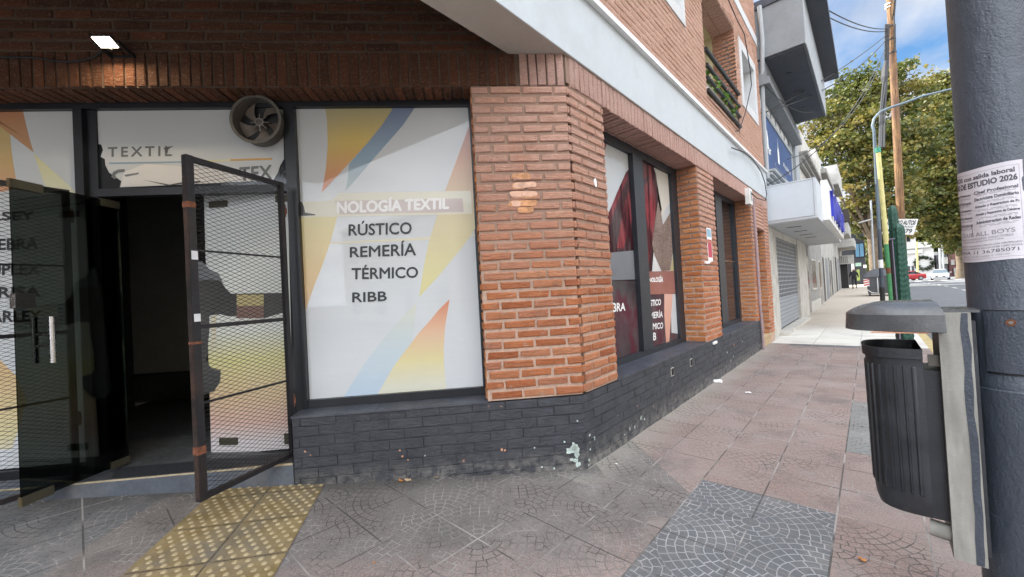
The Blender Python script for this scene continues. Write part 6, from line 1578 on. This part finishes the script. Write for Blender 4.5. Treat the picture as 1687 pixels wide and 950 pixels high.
tree('plane_tree', 'broad olive plane tree on the right above the white car', b,
     [B(1530, 175, 74, 2.6), B(1560, 150, 76, 2.8), B(1590, 150, 76, 3.0), B(1620, 165, 78, 3.2), B(1515, 215, 72, 2.8), B(1550, 215, 74, 3.2), B(1590, 210, 76, 3.4), B(1520, 265, 72, 3.0), B(1555, 270, 74, 3.2), B(1595, 265, 76, 3.4), B(1525, 315, 74, 3.0), B(1560, 325, 76, 3.2), B(1600, 320, 78, 3.4), B(1540, 360, 78, 2.8), B(1575, 375, 80, 3.2), B(1610, 370, 80, 3), B(1520, 350, 76, 2.4), B(1535, 138, 75, 1.4), B(1640, 220, 80, 3.6), B(1640, 300, 80, 3.6)], M['leafA'], 5, .42, 1.1)
for i, (x, y, Y, lab, bl) in enumerate(((1462, 455, 118, 'dark tree mass far behind the waste container', [(1440, 395, 116, 4), (1465, 390, 118, 4.5), (1490, 370, 122, 4.5), (1450, 430, 118, 3.8), (1475, 430, 120, 3.4), (1430, 430, 112, 3), (1480, 345, 122, 4)]),
                                    (1535, 455, 128, 'dark green tree rising behind the white house', [(1515, 385, 126, 4.5), (1535, 380, 128, 5), (1560, 385, 128, 5), (1585, 390, 128, 5), (1540, 410, 126, 4.5), (1575, 415, 126, 4), (1610, 400, 130, 5), (1600, 430, 130, 4)]))):
    b = at_y(x, y, Y); b.z = .4
    tree('street_tree', lab, b, [B(*q) for q in bl], M['leafB'], 11+i, .6, .55)

# ------------------------------------------------------------------ overhead cables
G_ = 'overhead cables between the utility pole and the buildings'
def sag(p, q, s_, n=14): return [p+(q-p)*(i/n)-Vector((0, 0, s_*4*(i/n)*(1-i/n))) for i in range(n+1)]
cabs = [((1461, 47), 23.8, (1330, -5), 12.5, .25, .016, 'upper one of two cables rising left out of the picture from the utility pole'),
        ((1461, 51), 23.8, (1300, -12), 12.5, .35, .016, 'lower one of two cables rising left out of the picture from the utility pole'),
        ((1461, 57), 23.8, (1256, 188), 12.0, .15, .016, 'highest cable slanting down from the utility pole to the brick facade'),
        ((1461, 64), 23.8, (1254, 186), 11.9, .45, .016, 'second cable slanting down from the utility pole to the brick facade'),
        ((1459, 78), 23.8, (1262, 306), 11.78, .8, .014, 'thin cable crossing the front of the plane tree to the sign box'),
        ((1459, 84), 23.8, (1297, 262), 14.0, .9, .012, 'lowest thin cable from the utility pole to the blue sign'),
        ((1258, 138), 11.8, (1350, 180), 17.0, .35, .010, 'slack cable under the dark projecting box'),
        ((1470, 40), 24, (1478, -40), 23, .0, .02, 'cable running up past the top of the utility pole')]
for (p, Y1, q, Y2, s_, r_, lab) in cabs:
    mb = MB(); mb.tube(sag(at_y(p[0], p[1], Y1), at_y(q[0], q[1], Y2), s_), r_, 6); tag(mb.build('overhead_cable', M['cable']), lab, 'cable', G_)

# ------------------------------------------------------------------ litter and leaves
def gp(x, y):
    d = ray(x, y); t = -1.5/d.z
    for _ in range(6): p = EYE+d*t; t = (gz(p.x, p.y)-1.5)/d.z
    return EYE+d*t
lf_m = plain('dry_orange_leaf', (.52, .22, .06), .8, .4, 30, 0); lf2 = plain('pale_dry_leaf', (.58, .42, .26), .8, .3, 30, 0)
spots = [((1420, 923), .022, 'orange', 'curled orange leaf on the paving below the litter bin'), ((661, 793), .03, 'orange', 'orange leaf at the foot of the black plinth'), ((672, 792), .03, 'pale', 'pale leaf beside the orange leaf at the foot of the plinth'), ((718, 787), .02, 'pale', 'small pale leaf at the plinth foot right of the orange leaf'), ((572, 792), .022, 'pale', 'pale dry leaf standing against the plinth above the tactile paving'), ((1234, 648), .04, 'white', 'flat white scrap on the middle of the pavement'), ((616, 928), .010, 'orange', 'tiny orange leaf bit near the bottom edge of the paving'), ((1016, 765), .015, 'white', 'white speck of litter near the corner pier')]
for (x, y), r_, k, lab in spots:
    p = gp(x, y); mb = MB(); n = 9; a0 = random.random()*6
    vs = [p+Vector((0, 0, .012*r_/.03))]+[p+Vector((math.cos(a0+6.283*i/n)*r_*random.uniform(.5, 1.3), math.sin(a0+6.283*i/n)*r_*random.uniform(.4, .9), .004+random.random()*.012*r_/.03)) for i in range(n)]
    mb.add(vs, [(0, i+1, (i+1) % n+1) for i in range(n)])
    tag(mb.build('fallen_leaf' if k != 'white' else 'paper_litter', {'orange': lf_m, 'pale': lf2, 'white': M['white_text']}[k], recalc=False), lab, 'leaf' if k != 'white' else 'litter', 'dry leaves and scraps on the pavement')
p = gp(1180, 628); mb = MB()
for _ in range(3): q = p+Vector((random.uniform(-.03, .05), random.uniform(-.06, .06), .02)); mb.hexa([q+Vector(v)*.03 for v in ((-1.6, -.6, -.5), (1.2, -.8, -.6), (1.5, .7, -.5), (-1, .9, -.6), (-1, -.4, .5), (1, -.5, .3), (1.1, .6, .6), (-.8, .7, .4))])
tag(mb.build('crumpled_litter', M['white_text']), 'crumpled white litter against the plinth below the street windows', 'litter')
